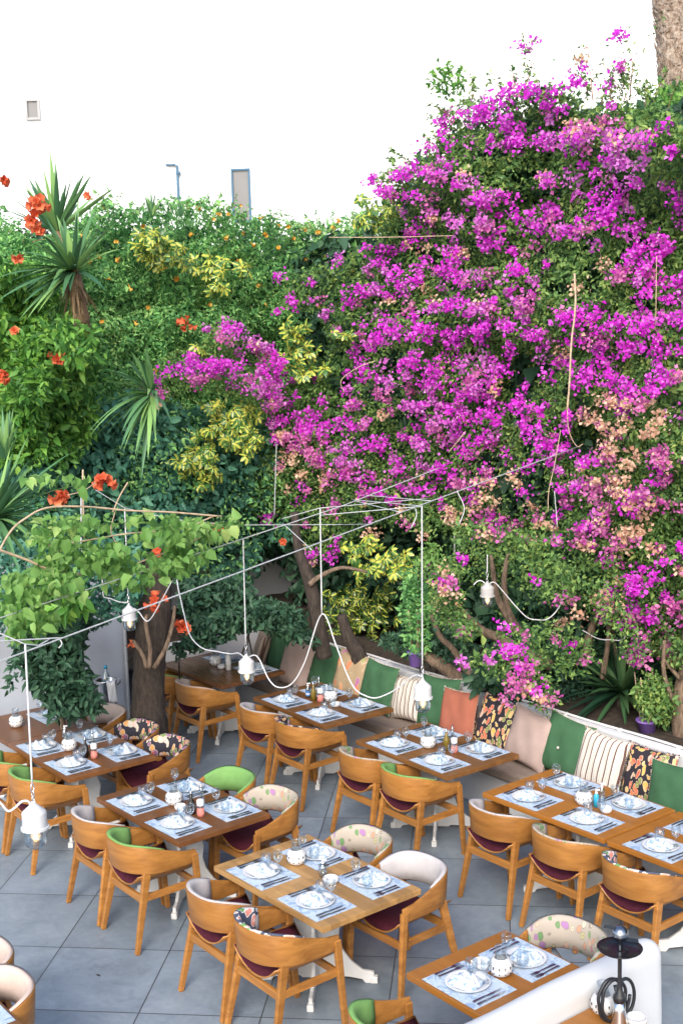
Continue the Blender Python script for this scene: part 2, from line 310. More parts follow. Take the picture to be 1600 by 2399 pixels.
# ------------------------------------------------------------------ object helpers
def tag(o, label=None, cat=None, group=None, kind=None):
    if label: o['label'] = label
    if cat: o['category'] = cat
    if group: o['group'] = group
    if kind: o['kind'] = kind
    return o
def empty(name, loc, rz=0, label=None, cat=None, group=None):
    o = bpy.data.objects.new(name, None); COL.objects.link(o); o.empty_display_size = .1
    o.location = tuple(float(c) for c in loc); o.rotation_euler = (0, 0, rz); return tag(o, label, cat, group)
def copy_tree(o, parent=None):
    c = o.copy(); COL.objects.link(c); c.parent = parent
    for ch in list(o.children): copy_tree(ch, c)
    return c
class MB:
    def __init__(s): s.v = []; s.f = []; s.n = 0; s.sm = []
    def add(s, V, F, smooth=False):
        s.v += [tuple(map(float, p)) for p in V]; s.f += [tuple(i+s.n for i in f) for f in F]
        s.sm += [smooth]*len(F); s.n += len(V); return s
    def box(s, c, d, rz=0, rx=0):
        c = np.array(c, float); h = np.array(d, float)/2; V = []
        for z in (-1, 1):
            for x, y in ((-1, -1), (1, -1), (1, 1), (-1, 1)):
                p = np.array([x, y, z])*h
                if rx: p = np.array([p[0], p[1]*cos(rx)-p[2]*sin(rx), p[1]*sin(rx)+p[2]*cos(rx)])
                if rz: p = np.array([p[0]*cos(rz)-p[1]*sin(rz), p[0]*sin(rz)+p[1]*cos(rz), p[2]])
                V.append(p+c)
        return s.add(V, [(3, 2, 1, 0), (4, 5, 6, 7), (0, 1, 5, 4), (1, 2, 6, 5), (2, 3, 7, 6), (3, 0, 4, 7)])
    def prism(s, prof, a, b):
        """profile polygon given as 3D points, swept by b-a"""
        P = [np.array(p, float) for p in prof]; k = len(P); d = np.array(b, float)-np.array(a, float)
        V = P+[p+d for p in P]
        return s.add(V, [tuple(range(k))[::-1], tuple(range(k, 2*k))]+[(i, (i+1) % k, (i+1) % k+k, i+k) for i in range(k)])
    def beam(s, p0, p1, w0, d0, w1=None, d1=None, side=(1, 0, 0)):
        w1 = w0 if w1 is None else w1; d1 = d0 if d1 is None else d1
        p0 = np.array(p0, float); p1 = np.array(p1, float); ax = norm(p1-p0); sd = np.array(side, float)
        sd = norm(sd-ax*(sd@ax)); ot = np.cross(ax, sd); V = []
        for p, w, d in ((p0, w0, d0), (p1, w1, d1)):
            for a, b in ((-1, -1), (1, -1), (1, 1), (-1, 1)): V.append(p+sd*a*w/2+ot*b*d/2)
        return s.add(V, [(3, 2, 1, 0), (4, 5, 6, 7), (0, 1, 5, 4), (1, 2, 6, 5), (2, 3, 7, 6), (3, 0, 4, 7)])
    def tube(s, pts, r, n=8, cap=True, wob=0.):
        P = np.array(pts, float); k = len(P); rr = np.full(k, r) if np.isscalar(r) else np.array(r, float)
        T = norm(np.gradient(P, axis=0)); up = np.array([0, 0, 1.]) if abs(T[0][2]) < .9 else np.array([1., 0, 0])
        V = []; a = norm(np.cross(T[0], up))
        for i in range(k):
            a = norm(a-T[i]*(a@T[i])); b = np.cross(T[i], a)
            for j in range(n):
                q = 2*pi*j/n; w = 1+wob*sin(3.1*j+1.7*i)*.5+wob*random.uniform(-.5, .5)
                V.append(P[i]+(a*cos(q)+b*sin(q))*rr[i]*w)
        F = [(i*n+j, i*n+(j+1) % n, (i+1)*n+(j+1) % n, (i+1)*n+j) for i in range(k-1) for j in range(n)]
        s.add(V, F, True)
        if cap:
            s.f += [tuple(s.n-k*n+j for j in range(n))[::-1], tuple(s.n-n+j for j in range(n))]; s.sm += [False, False]
        return s
    def lathe(s, prof, c=(0, 0, 0), n=20, smooth=True):
        V = []; F = []
        for r, z in prof:
            for j in range(n): V.append((c[0]+r*cos(2*pi*j/n), c[1]+r*sin(2*pi*j/n), c[2]+z))
        for i in range(len(prof)-1):
            for j in range(n): F.append((i*n+j, i*n+(j+1) % n, (i+1)*n+(j+1) % n, (i+1)*n+j))
        return s.add(V, F, smooth)
    def build(s, name, mat, parent=None, bevel=0.):
        me = bpy.data.meshes.new(name); me.from_pydata(s.v, [], s.f); me.update()
        me.polygons.foreach_set('use_smooth', s.sm)
        me.materials.append(MATS[mat]); o = bpy.data.objects.new(name, me); COL.objects.link(o)
        if parent: o.parent = parent
        if bevel:
            m = o.modifiers.new('b', 'BEVEL'); m.width = bevel; m.segments = 2; m.limit_method = 'ANGLE'; m.angle_limit = radians(40)
            m.harden_normals = False
        return o
def npmesh(name, V, F, mat, parent=None, uvs=None, smooth=False):
    """V (n,3), F (m,k) arrays -> one mesh object"""
    me = bpy.data.meshes.new(name); k = F.shape[1]
    me.vertices.add(len(V)); me.vertices.foreach_set('co', np.ascontiguousarray(V, dtype=np.float32).ravel())
    me.loops.add(F.size); me.loops.foreach_set('vertex_index', np.ascontiguousarray(F, dtype=np.int32).ravel())
    me.polygons.add(len(F)); me.polygons.foreach_set('loop_start', np.arange(0, F.size, k, dtype=np.int32))
    if smooth: me.polygons.foreach_set('use_smooth', np.ones(len(F), dtype=bool))
    if uvs is not None:
        l = me.uv_layers.new(name='UVMap'); l.data.foreach_set('uv', np.ascontiguousarray(uvs[F.ravel()], dtype=np.float32).ravel())
    me.update(calc_edges=True); me.materials.append(MATS[mat])
    o = bpy.data.objects.new(name, me); COL.objects.link(o)
    if parent: o.parent = parent
    return o
def frames(n, d):
    """orthonormal leaf frames: normal ~ n, length direction ~ d"""
    n = norm(n); d = norm(d-n*np.sum(d*n, 1, keepdims=True)); return n, d, np.cross(n, d)
def kites(P, n, d, L, W, fold=.25):
    n, d, s = frames(n, d); L = L[:, None]; W = W[:, None]; k = len(P)
    V = np.stack([P, P+d*L*.45+s*W*.5+n*W*fold, P+d*L-n*L*.12, P+d*L*.45-s*W*.5+n*W*fold], 1).reshape(-1, 3)
    b = (np.arange(k)*4)[:, None]; return V, np.concatenate([b+[0, 1, 2], b+[0, 2, 3]], 0)
def ovals(P, n, d, L, W, fold=.2, droop=.2):
    n, d, s = frames(n, d); L = L[:, None]; W = W[:, None]; k = len(P); n_ = n
    def q(t, x, h): return P+d*L*t+s*W*x+n_*W*h-n_*L*droop*t*t
    V = np.stack([q(0, 0, 0), q(.28, .42, fold), q(.62, .40, fold), q(1, 0, 0), q(.62, -.40, fold), q(.28, -.42, fold), q(.3, 0, 0), q(.65, 0, 0)], 1).reshape(-1, 3)
    b = (np.arange(k)*8)[:, None]
    F = np.concatenate([b+[0, 1, 6, 6], b+[6, 1, 2, 7], b+[7, 2, 3, 3], b+[0, 6, 5, 5], b+[6, 7, 4, 5], b+[7, 3, 4, 4]], 0)
    T = np.concatenate([F[:, [0, 1, 2]], F[:, [0, 2, 3]]], 0); T = T[(T[:, 1] != T[:, 2]) & (T[:, 0] != T[:, 2])]
    U = np.tile(np.array([[.5, 0], [1, .3], [1, .6], [.5, 1], [0, .6], [0, .3], [.5, .3], [.5, .65]]), (k, 1))
    return V, T, U
def cat(parts):
    V = []; F = []; U = []; o = 0
    for p in parts:
        V.append(p[0]); F.append(p[1]+o); o += len(p[0])
        if len(p) > 2: U.append(p[2])
    return np.concatenate(V), np.concatenate(F), (np.concatenate(U) if U else None)
def rnd3(k): return rng.normal(size=(k, 3))
# ------------------------------------------------------------------ the setting
GA = -0.11484178; G0 = (-2.84302939, 9.66056656)
def structure(name, mb, mat): return tag(mb.build(name, mat), kind='structure')
mb = MB(); k = 40
mb.add([(-k, -k, 0), (k, -k, 0), (k, k, 0), (-k, k, 0)], [(0, 1, 2, 3)])
fl = structure('patio_floor', mb, 'floor_tiles'); fl.location = (G0[0], G0[1], 0); fl.rotation_euler = (0, 0, GA)
RU = TH-pi/2   # rotation whose local +Y points along u, local +X along -v

def uvbox(u0, u1, v0, v1, z0, z1):
    mb = MB(); mb.box((0, 0, (z0+z1)/2), (v1-v0, u1-u0, z1-z0)); c = uv((u0+u1)/2, (v0+v1)/2)
    return mb, c
def placed(mbc, name, mat, bevel=0., parent=None):
    mb, c = mbc; o = mb.build(name, mat, parent, bevel); o.location = tuple(c); o.rotation_euler = (0, 0, RU); return o
# soil of the planting bed behind the bench
mb = MB(); n = 26; V = []; F = []
for i in range(n):
    for j in range(n):
        u = 8.38+4.0*i/(n-1); v = -1+16.5*j/(n-1); V.append(uv(u, v, .62+.05*sin(3*u+2.1*v)+.05*random.random()))
for i in range(n-1):
    for j in range(n-1): F.append((i*n+j, (i+1)*n+j, (i+1)*n+j+1, i*n+j+1))
mb.add(V, F, True)
structure('planting_soil', mb, 'soil')
mb = MB(); V = []; F = []
for i in range(n):
    for j in range(8):
        u = 5.9+2.46*i/(n-1); v = 12.46+3.6*j/7; V.append(uv(u, v, .60+.1*sin(5*u+3.1*v)))
for i in range(n-1):
    for j in range(7): F.append((i*8+j, (i+1)*8+j, (i+1)*8+j+1, i*8+j+1))
mb.add(V, F, True); structure('corner_soil', mb, 'soil')

# garden walls
w = placed(uvbox(10.9, 11.15, -6, 17, 0, 4.3), 'garden_wall', 'plaster_cream'); tag(w, 'cream garden wall seen through gaps under the bougainvillea', 'wall')
w = placed(uvbox(-6, 6.35, 12.05, 12.3, 0, 2.15), 'garden_wall', 'plaster_shaded', .02); tag(w, 'white wall behind the long double table on the left', 'wall')
w = placed(uvbox(5.2, 10.9, 14.8, 15.05, 0, 4.0), 'garden_wall', 'plaster'); tag(w, 'pale wall in shade beyond the corner planting', 'wall')

# bench along u: base, seat cushions, back wall with rail
bench = empty('corner_bench', uv(8.0, 8, 0), RU, 'built-in L-shaped white masonry bench with taupe seat pads along the planting', 'bench')
def bpart(name, mat, u0, u1, v0, v1, z0, z1, bevel=0.):
    mb = MB(); mb.box((-(v0+v1)/2+8, (u0+u1)/2-8, (z0+z1)/2), (v1-v0, u1-u0, z1-z0)); return mb.build(name, mat, bench, bevel)
bpart('base', 'plaster', 7.84, 8.26, .2, 12.24, 0, .335, .015)
bpart('backrest_wall', 'plaster', 8.262, 8.36, .2, 12.42, 0, .895, .02)
bpart('side_wall', 'plaster', 6.72, 8.258, 12.245, 12.38, 0, .91, .02)
vs = [.25, 2.3, 4.3, 6.35, 8.35, 10.15, 12.2]
for a, b_ in zip(vs[:-1], vs[1:]):
    bpart('seat_pad', 'taupe_fabric', 7.775, 8.255, a+.008, b_-.008, .338, .452, .03)
mb = MB()
P = [(8-v, .335, .912+.004*sin(v*5)) for v in np.linspace(2.3, 12.1, 40)]
mb.tube(P, .011, 6)
for v in np.arange(2.6, 12.1, .62): mb.box((8-v, .332, .905), (.022, .04, .03))
mb.build('rail', 'white_paint', bench)

# ------------------------------------------------------------------ tables
def ped_profile():
    h = [(.30, .708), (.285, .655), (.17, .60), (.135, .52), (.165, .43), (.150, .33), (.175, .24), (.235, .155), (.31, .095), (.385, .085), (.392, .0), (.325, 0), (.305, .03), (.21, .045), (.12, .045), (.105, .03)]
    return h+[(-x, z) for x, z in h[::-1]]
def table(name, u, v, a, b, rz, topmat, label, group='restaurant tables', frame=True):
    """corner F at (u,v); local x = width a along u, local y = length b along v"""
    t = radians(rz); U_ = np.array([cos(t), sin(t), 0]); V_ = np.array([-sin(t), cos(t), 0])
    F_ = uv(u, v); c = F_+U_*a/2+V_*b/2
    o = empty('dining_table', c, t, label, 'table', group)
    mb = MB(); mb.box((0, 0, .73), (a, b, .04)); top = mb.build('tabletop', topmat, o, .004)
    for sgn, dz in ((1, 0), (-1, .003)):
        d = np.array([sgn, 1, 0])/2**.5; q = np.array([-d[1], d[0], 0])*.0125; mb = MB()
        mb.prism([d*x*min(1, a/.8)-q+np.array([0, 0, z+(.0 if z < .01 else -dz)]) for x, z in ped_profile()], (0, 0, 0), 2*q)
        mb.build('pedestal_board', 'white_paint', o, .003)
        for e in (-1, 1):
            mb = MB(); mb.box(np.array([0, 0, .025])+d*e*.385*min(1, a/.8), (.05, .045, .048), rz=math.atan2(d[1], d[0]))
            mb.build('foot', 'white_paint', o, .006)
    return dict(o=o, c=c, U=U_, V=V_, a=a, b=b, t=t)
TB = {}
TB['A1'] = table('t', 4.38, 9.48, .84, 1.23, 37.7, 'top_brown', 'dark brown table in front of the white wall, nearer half of the long pair')
TB['A2'] = table('t', 4.38, 10.715, .84, .84, 37.7, 'top_brown', 'dark brown table joined to the long table, touching the white wall')
TB['B'] = table('t', 4.39, 7.71, .82, 1.23, 39.1, 'top_brown', 'mid brown table with a dark sauce bottle, just behind the pale oak table')
TB['C'] = table('t', 4.39, 5.98, .82, 1.23, 38.6, 'top_pale', 'pale planked oak table in the middle front')
TB['D'] = table('t', 4.42, 4.53, .80, .70, 37.7, 'top_orange', 'small orange-brown table for two against the low white wall')
TB['E'] = table('t', 6.82, 10.93, .82, 1.23, 39.2, 'top_dark', 'dark polished table in the bench corner')
TB['K'] = table('t', 6.81, 9.15, .82, 1.23, 36.4, 'top_plank', 'planked brown bench table in front of the tan floral cushion')
TB['G'] = table('t', 6.75, 7.41, .82, 1.23, 36.9, 'top_plank', 'planked brown bench table in front of the terracotta cushion')
TB['H'] = table('t', 6.72, 5.74, .82, 1.23, 38.0, 'top_orange', 'orange-brown bench table with a turquoise bottle')
TB['I'] = table('t', 6.725, 4.48, .82, 1.23, 38.0, 'top_orange', 'orange-brown bench table joined to the turquoise bottle table, cut by the photo edge')
TB['J'] = table('t', 4.17, 3.52, .86, .78, 37.7, 'top_orange', 'orange-brown table carrying the hookah behind the low white wall')
TB['L'] = table('t', 1.66, 6.02, .84, 1.23, 37.7, 'top_brown', 'brown table mostly out of view at the lower left')

def make_wall():
    # low rounded white divider beside table D
    mb = MB(); n = 10; w = .085; prof = [(-w, 0), (-w-.004, .45), (-w, .80)]
    for i in range(n+1):
        q = pi-pi*i/n; prof.append((w*cos(q), .83+.075*sin(q)))
    prof += [(w, .80), (w+.004, .45), (w, 0)]
    L0, L1 = 3.2, 5.60; us = list(np.linspace(L0, L1-.09, 24))+[L1-.05, L1-.02, L1]
    V = []; F = []; m = len(prof)
    for i, u in enumerate(us):
        e = max(0, (u-(L1-.09))/.09); s = 1-.5*e**3
        for x, z in prof:
            wz = .006*sin(7*u+3*z); V.append((x*s+wz, u-4.4, z*(1-.045*e**2)))
    for i in range(len(us)-1):
        for j in range(m-1): F.append((i*m+j, i*m+j+1, (i+1)*m+j+1, (i+1)*m+j))
    F.append(tuple((len(us)-1)*m+j for j in range(m))); F.append(tuple(range(m))[::-1])
    mb.add(V, F, True); o = mb.build('low_wall', 'plaster'); o.location = tuple(uv(4.4, 4.40)); o.rotation_euler = (0, 0, RU)
    tag(o, 'low white rounded divider wall behind the hookah', 'wall')
make_wall()

# ------------------------------------------------------------------ chairs
def band_pts(n=34):
    pts = [(-.268, .235), (-.270, .14), (-.270, .05)]
    for i in range(n+1):
        q = pi*i/n; c, s = cos(q), sin(q)
        e = .85; pts.append((-.270*math.copysign(abs(c)**e, c), -.025-.262*abs(s)**e))
    return pts+[(.270, .05), (.270, .14), (.268, .235)]
def chair(pad):
    root = empty('armchair', (0, 0, 0))
    P = band_pts(); m = len(P)
    Pa = np.array(P); T = norm(np.gradient(Pa, axis=0)); Nn = np.stack([-T[:, 1], T[:, 0]], 1)  # inward? fix below
    cen = np.array([0, 0]); sg = np.sign(np.sum((cen-Pa)*Nn, 1)); Nn = Nn*sg[:, None]
    def lev(y):
        s = min(1, max(0, (.235-y)/.50)); s = s*s*(3-2*s); return .655+.125*s, .560+.012*s-.03*s*(1-s)
    V = []; F = []
    for i in range(m):
        x, y = Pa[i]; zt, zb = lev(y); nx, ny = Nn[i]
        fl = .016*max(0, -y/.28)
        for z, o in ((zb, 0), (zt, -fl-.0), (zt, -fl+.017), (zb, .017)):
            V.append((x+nx*o, y+ny*o, z))
    for i in range(m-1):
        for j in range(4): F.append((i*4+j, i*4+(j+1) % 4, i*4+4+(j+1) % 4, i*4+4+j))
    F += [(0, 3, 2, 1), ((m-1)*4, (m-1)*4+1, (m-1)*4+2, (m-1)*4+3)]
    mb = MB(); mb.add(V, F); o = mb.build('back_band', 'chair_wood', root, .003)
    for p in o.data.polygons: p.use_smooth = True
    o.modifiers[0].angle_limit = radians(50)
    # legs, each its own mesh
    for sx in (-1, 1):
        mb = MB(); mb.beam((sx*.262, .272, .001), (sx*.262, .222, .625), .030, .038, .034, .050); mb.build('leg', 'chair_wood', root, .006)
        mb = MB(); mb.beam((sx*.262, -.285, .001), (sx*.222, -.155, .575), .030, .036, .036, .062); mb.build('leg', 'chair_wood', root, .006)
        mb = MB(); mb.beam((sx*.236, -.20, .392), (sx*.250, .235, .405), .024, .05); mb.build('rail', 'chair_wood', root, .003)
    mb = MB(); mb.beam((-.228, -.203, .385), (.228, -.203, .385), .055, .026, side=(0, 0, 1)); mb.build('rail', 'chair_wood', root, .003)
    mb = MB(); mb.beam((-.244, .236, .392), (.244, .236, .392), .05, .024, side=(0, 0, 1)); mb.build('rail', 'chair_wood', root, .003)
    # curved seat shell and pad
    nx_, ny_ = 15, 8; Vs = []; Vp = []
    def grid(zf_t, zf_b, x0, y0, y1):
        V = []; F = []; xs = np.linspace(-x0, x0, nx_); ys = np.linspace(y0, y1, ny_)
        for zf in (zf_t, zf_b):
            for y in ys:
                for x in xs: V.append((x, y, zf(x, y)))
        K = nx_*ny_
        for j in range(ny_-1):
            for i in range(nx_-1):
                a = j*nx_+i; F.append((a, a+1, a+nx_+1, a+nx_)); F.append((K+a, K+a+nx_, K+a+nx_+1, K+a+1))
        ring = [i for i in range(nx_)]+[j*nx_+nx_-1 for j in range(1, ny_)]+[(ny_-1)*nx_+i for i in range(nx_-2, -1, -1)]+[j*nx_ for j in range(ny_-2, 0, -1)]
        for a, b in zip(ring, ring[1:]+ring[:1]): F.append((b, a, K+a, K+b))
        return V, F
    sh = lambda x, y: .425+.115*abs(x/.235)**2.2+.02*max(0, -y/.25)
    V, F = grid(lambda x, y: sh(x, y)+.011, sh, .232, -.235, .25)
    mb = MB(); mb.add(V, F, True); mb.build('seat', 'chair_wood', root)
    pt = lambda x, y: max(sh(x, y)+.014, .497+.050*abs(x/.222)**3-.03*max(abs(y-.0)/.235, 0)**6)
    V, F = grid(pt, lambda x, y: sh(x, y)+.0125, .222, -.228, .242)
    mb = MB(); mb.add(V, F, True); mb.build('seat_pad', 'pad_blue' if pad == 'pad_floral_blue' else 'burgundy', root)
    # upholstered inner back
    mat = 'pad_floral' if pad == 'pad_floral_blue' else pad
    idx = [i for i in range(m) if Pa[i][1] < .03]; V = []; F = []; sec = 7
    for q, i in enumerate(idx):
        x, y = Pa[i]; zt, zb = lev(y); nx, ny = Nn[i]; fl = .016*max(0, -y/.28)
        e = min(1, min(q, len(idx)-1-q)/2.0); th = .010+.022*e
        for o, z in ((.0175, zb+.012), (.0175+th, zb+.022), (.0175+th+.004, (zb+zt)/2), (.0175+th-fl, zt-.020), (.0175+th*.5-fl, zt+.007), (.004-fl, zt+.008), (.0178-fl, zt-.006)):
            V.append((x+nx*o, y+ny*o, z))
    for i in range(len(idx)-1):
        for j in range(sec): F.append((i*sec+j, i*sec+(j+1) % sec, (i+1)*sec+(j+1) % sec, (i+1)*sec+j))
    F += [tuple(range(sec))[::-1], tuple((len(idx)-1)*sec+j for j in range(sec))]
    mb = MB(); mb.add(V, F, True); mb.build('back_pad', mat, root)
    return root
PROTO = {}
def place_chair(pad, u, v, facing, label, jit=0.):
    rz = RU if facing > 0 else RU+pi
    if pad in PROTO: o = copy_tree(PROTO[pad])
    else: o = PROTO[pad] = chair(pad)
    o.location = tuple(uv(u, v)); o.rotation_euler = (0, 0, rz+radians(jit))
    tag(o, label, 'chair', 'curved wooden armchairs around the tables'); return o
CHAIRS = [
 ('pad_green', 4.305, 10.35, 1, 'green-lined wooden armchair cut off by the photo edge at the long table', 0),
 ('pad_green', 4.31, 9.77, 1, 'green-lined wooden armchair at the corner of the long dark table', 0),
 ('pad_beige', 5.36, 10.93, -1, 'beige-lined wooden armchair nearest the white wall and climbing shrub', -4),
 ('pad_darkfloral', 5.34, 10.27, -1, 'dark floral armchair in the middle of the long table far side', 3),
 ('pad_darkfloral', 5.32, 9.68, -1, 'dark floral armchair at the near end of the long table far side', 2),
 ('pad_grey', 4.305, 8.58, 1, 'grey-lined wooden armchair before the mid brown table with the sauce bottle', 0),
 ('pad_green', 4.305, 7.995, 1, 'green-lined wooden armchair before the mid brown table with the sauce bottle', 0),
 ('pad_green', 5.27, 8.57, -1, 'green-backed armchair showing its whole green inside behind the mid brown table', 0),
 ('pad_floral', 5.28, 7.98, -1, 'tan floral armchair pushed under the mid brown table beside the green one', 2),
 ('pad_grey', 4.285, 6.835, 1, 'grey-lined wooden armchair at the left of the pale oak table', 0),
 ('pad_brightfloral', 4.285, 6.26, 1, 'armchair with bright leaf-print lining in front of the pale oak table', 0),
 ('pad_floral', 5.30, 6.87, -1, 'tan floral armchair on the far side of the pale oak table', 0),
 ('pad_grey', 5.27, 6.26, -1, 'grey-backed armchair facing us at the right of the pale oak table', 2),
 ('pad_green', 6.76, 11.80, 1, 'green-lined wooden armchair beside the dark tree trunk', 0),
 ('pad_beige', 6.765, 11.18, 1, 'pale-lined wooden armchair before the dark polished corner table', 0),
 ('pad_grey', 6.79, 9.99, 1, 'pale-lined wooden armchair before the tan floral cushion table', 0),
 ('pad_darkfloral', 6.79, 9.40, 1, 'dark floral lined armchair before the tan floral cushion table', 0),
 ('pad_floral', 6.70, 8.30, 1, 'tan floral lined armchair before the terracotta cushion table', 0),
 ('pad_green', 6.695, 7.72, 1, 'green-lined wooden armchair before the terracotta cushion table', 0),
 ('pad_grey', 6.68, 6.64, 1, 'grey-lined wooden armchair before the turquoise bottle table', 0),
 ('pad_floral', 6.68, 5.98, 1, 'tan floral lined armchair before the turquoise bottle table', 0),
 ('pad_brightfloral', 6.68, 5.32, 1, 'armchair with bright leaf-print lining right of the tan floral lined one', 0),
 ('pad_green', 4.13, 4.90, 1, 'green-lined wooden armchair cut by the lower edge below the small table', -2),
 ('pad_floral_blue', 5.33, 4.92, -1, 'tan floral armchair with blue-grey seat at the small table', 0),
 ('pad_beige', 2.43, 6.60, -1, 'large beige-lined wooden armchair in the lower left corner', 0),
 ('pad_beige', 2.50, 7.05, -1, 'beige-lined armchair mostly hidden at the left edge above the large one', 0),
]
for c in CHAIRS: place_chair(*c)

# ------------------------------------------------------------------ cushions
def cushion(name_mat, w, h, seed):
    r = random.Random(seed); n = 17; V = []; F = []
    for side in (1, -1):
        for j in range(n):
            for i in range(n):
                a, b = 2*i/(n-1)-1, 2*j/(n-1)-1
                pin = 1-.075*(1-a*a)*(abs(b)**3)-.0; pin2 = 1-.075*(1-b*b)*(abs(a)**3)
                t = max(0, (1-a**4)*(1-b**4))**.55
                wr = .004*sin(9*a+4*b+seed)+.006*sin(5*b-7*a+2*seed)*abs(a*b)
                V.append((a*w/2*pin2, -side*(.075*t+wr*t)+.0, b*h/2*pin-.012*(1-t)*0))
    K = n*n
    for s in (0, 1):
        for j in range(n-1):
            for i in range(n-1):
                a = s*K+j*n+i; q = (a, a+1, a+n+1, a+n); F.append(q if s == 0 else q[::-1])
    mb = MB(); mb.add(V, F, True); return mb
CUS = [('cushion_tanstripe', 12.02, .74, 'tan striped cushion in the bench corner', .50, 8, -35, 0),
 ('cushion_green', 11.68, .73, 'dark green cushion tucked between the tan striped and the large taupe one', .50, 2, -8, .03),
 ('cushion_taupe', 11.24, .715, 'large plain taupe cushion near the bench corner', .56, 4, -4, -.07),
 ('cushion_green', 10.80, .745, 'green cushion between the large taupe and the tan floral one', .52, 5, 0, .02),
 ('cushion_floral', 10.34, .74, 'tan cushion printed with purple and orange flowers', .52, 4, 3, -.0),
 ('cushion_green', 9.86, .74, 'green cushion between the tan floral and the grey striped one', .50, 3, 0, -.03),
 ('cushion_striped', 9.46, .69, 'cream cushion with grey stripes behind the hanging white lamp', .44, -6, 0, .02),
 ('cushion_green', 9.02, .74, 'green cushion left of the terracotta one', .52, -4, 4, .04),
 ('cushion_terracotta', 8.62, .73, 'plain terracotta cushion with fringed edge', .48, -5, 0, -.07),
 ('cushion_darkfloral', 8.17, .725, 'black cushion with red and orange leaves beside the terracotta one', .50, 6, 0, .0),
 ('cushion_taupe', 7.71, .72, 'plain mauve-taupe cushion with a fringed side', .50, 8, 0, -.05),
 ('cushion_green', 7.32, .73, 'green cushion with a small button', .52, 6, 0, 0),
 ('cushion_striped', 6.90, .70, 'cream cushion with dark brown stripes at the turquoise bottle table', .50, 3, 0, -.03),
 ('cushion_darkfloral', 6.44, .68, 'black leaf-print cushion between the brown striped and the last green one', .50, 0, 0, .02),
 ('cushion_green', 6.09, .66, 'last green cushion at the right edge, in front of the leaf-print one', .50, -2, 5, -.09),
 ('cushion_taupe', 5.50, .70, 'taupe cushion at the photo edge beyond the last green one', .50, 2, 0, -.02)]
for i, (m_, v, z, lab, s, roll, yaw, du) in enumerate(CUS[:15]):
    mb = cushion(m_, s, s*1.0, i*1.7)
    root = empty('cushion', uv(8.07+du, v, z-.01), 0, lab, 'cushion', 'cushions leaning on the bench back wall')
    root.rotation_euler = (-.30, radians(roll), RU+radians(yaw))
    mb.build('cover', m_, root)
    if m_ in ('cushion_taupe', 'cushion_terracotta', 'cushion_darkfloral', 'cushion_green', 'cushion_floral', 'cushion_striped'):
        mb = MB(); r = random.Random(i); h = s/2
        edge = []
        for a in np.linspace(-1, 1, 30): edge.append((a*h, h*(1-.075*(1-a*a))))
        for sx in (-1, 1):
            for b in np.linspace(1, -1, 30): edge.append((sx*h*(1-.075*(1-b*b)), b*h))
        for x, z_ in edge:
            for _ in range(2):
                l = .012; dx, dz = r.uniform(-1, 1)*l, r.uniform(-.3, 1)*l; 
                x2 = x*1.0+math.copysign(.006, x)*(abs(x) > h*.85)+dx; z2 = z_+(.006 if z_ > h*.85 else 0)+dz
                mb.beam((x, r.uniform(-.004, .004), z_), (x2, r.uniform(-.008, .008), z2), .0035, .0035, .002, .002, side=(.3, 1, .2))
        if m_ == 'cushion_darkfloral': pass
        mb.build('fringe', 'fringe' if m_ not in ('cushion_darkfloral',) else 'burgundy', root)
    if i == 11:
        mb = MB(); mb.lathe([(0, .004), (.012, .004), (.013, 0), (.012, -.003), (0, -.003)], (0, 0, 0), 12)
        for p in range(len(mb.v)): x, y, z__ = mb.v[p]; mb.v[p] = (x-.02, -.083-z__, y-.02)
        mb.build('button', 'fringe', root)

# ------------------------------------------------------------------ table settings
def m_placemat():
    mb = MB(); mb.box((0, 0, .0015), (.43, .325, .0016)); return mb.build('placemat', 'placemat_paper')
def m_plate():
    mb = MB(); mb.lathe([(0, .004), (.078, .004), (.084, .006), (.118, .0185), (.128, .0205), (.129, .019), (.119, .0155), (.082, .001), (0, .001)], n=36); return mb.build('plate', 'porcelain')
def m_napkin(seed=0):
    r = random.Random(seed); n = 22; V = []; F = []
    for j in range(n):
        for i in range(n):
            a, b = 2*i/(n-1)-1, 2*j/(n-1)-1; x, y = a*.092, b*.082
            rr = math.hypot(a, b)
            pk = .040*math.exp(-((a+.12)**2+(b-.25)**2)/.16)+.030*math.exp(-((a-.45)**2+(b-.2)**2)/.10)
            roll = .034*math.exp(-((b+.42)**2)/.06)*(1-min(1, abs(a))**6)
            crease = .007*sin(11*a+5*b+seed)*sin(8*b-3*a)+.004*sin(23*a-9*b+seed)
            V.append((x*(1-.12*b*b), y*(1-.15*a*a), .008+(pk+roll+crease+.01)*max(0, 1-max(abs(a), abs(b))**8)))
    for j in range(n-1):
        for i in range(n-1): a = j*n+i; F.append((a, a+1, a+n+1, a+n))
    mb = MB(); mb.add(V, F, True); o = mb.build('napkin', 'napkin_cloth')
    s = o.modifiers.new('s', 'SOLIDIFY'); s.thickness = .002; s.offset = 1; return o
def m_wine():
    mb = MB(); mb.lathe([(0, .002), (.028, .003), (.030, .001), (.004, .006), (.0035, .055), (.010, .062), (.028, .080), (.034, .105), (.031, .135), (.029, .142), (.0275, .142), (.0295, .133), (.0325, .105), (.0265, .082), (.009, .065), (0, .063)], n=20); return mb.build('wine_glass', 'glass')
def m_tumbler():
    mb = MB(); mb.lathe([(0, .001), (.027, .001), (.032, .02), (.036, .075), (.0345, .075), (.0305, .02), (.026, .008), (0, .008)], n=20); return mb.build('tumbler', 'glass')
def m_knife():
    mb = MB(); mb.beam((0, -.11, .006), (0, -.02, .006), .015, .006, .010, .005); mb.prism([(-.005, -.02, .0045), (.005, -.02, .0045), (.009, .02, .0045), (.008, .085, .0045), (-.002, .11, .0045), (-.005, .06, .0045)], (0, 0, 0), (0, 0, .002))
    return mb.build('knife', 'steel')
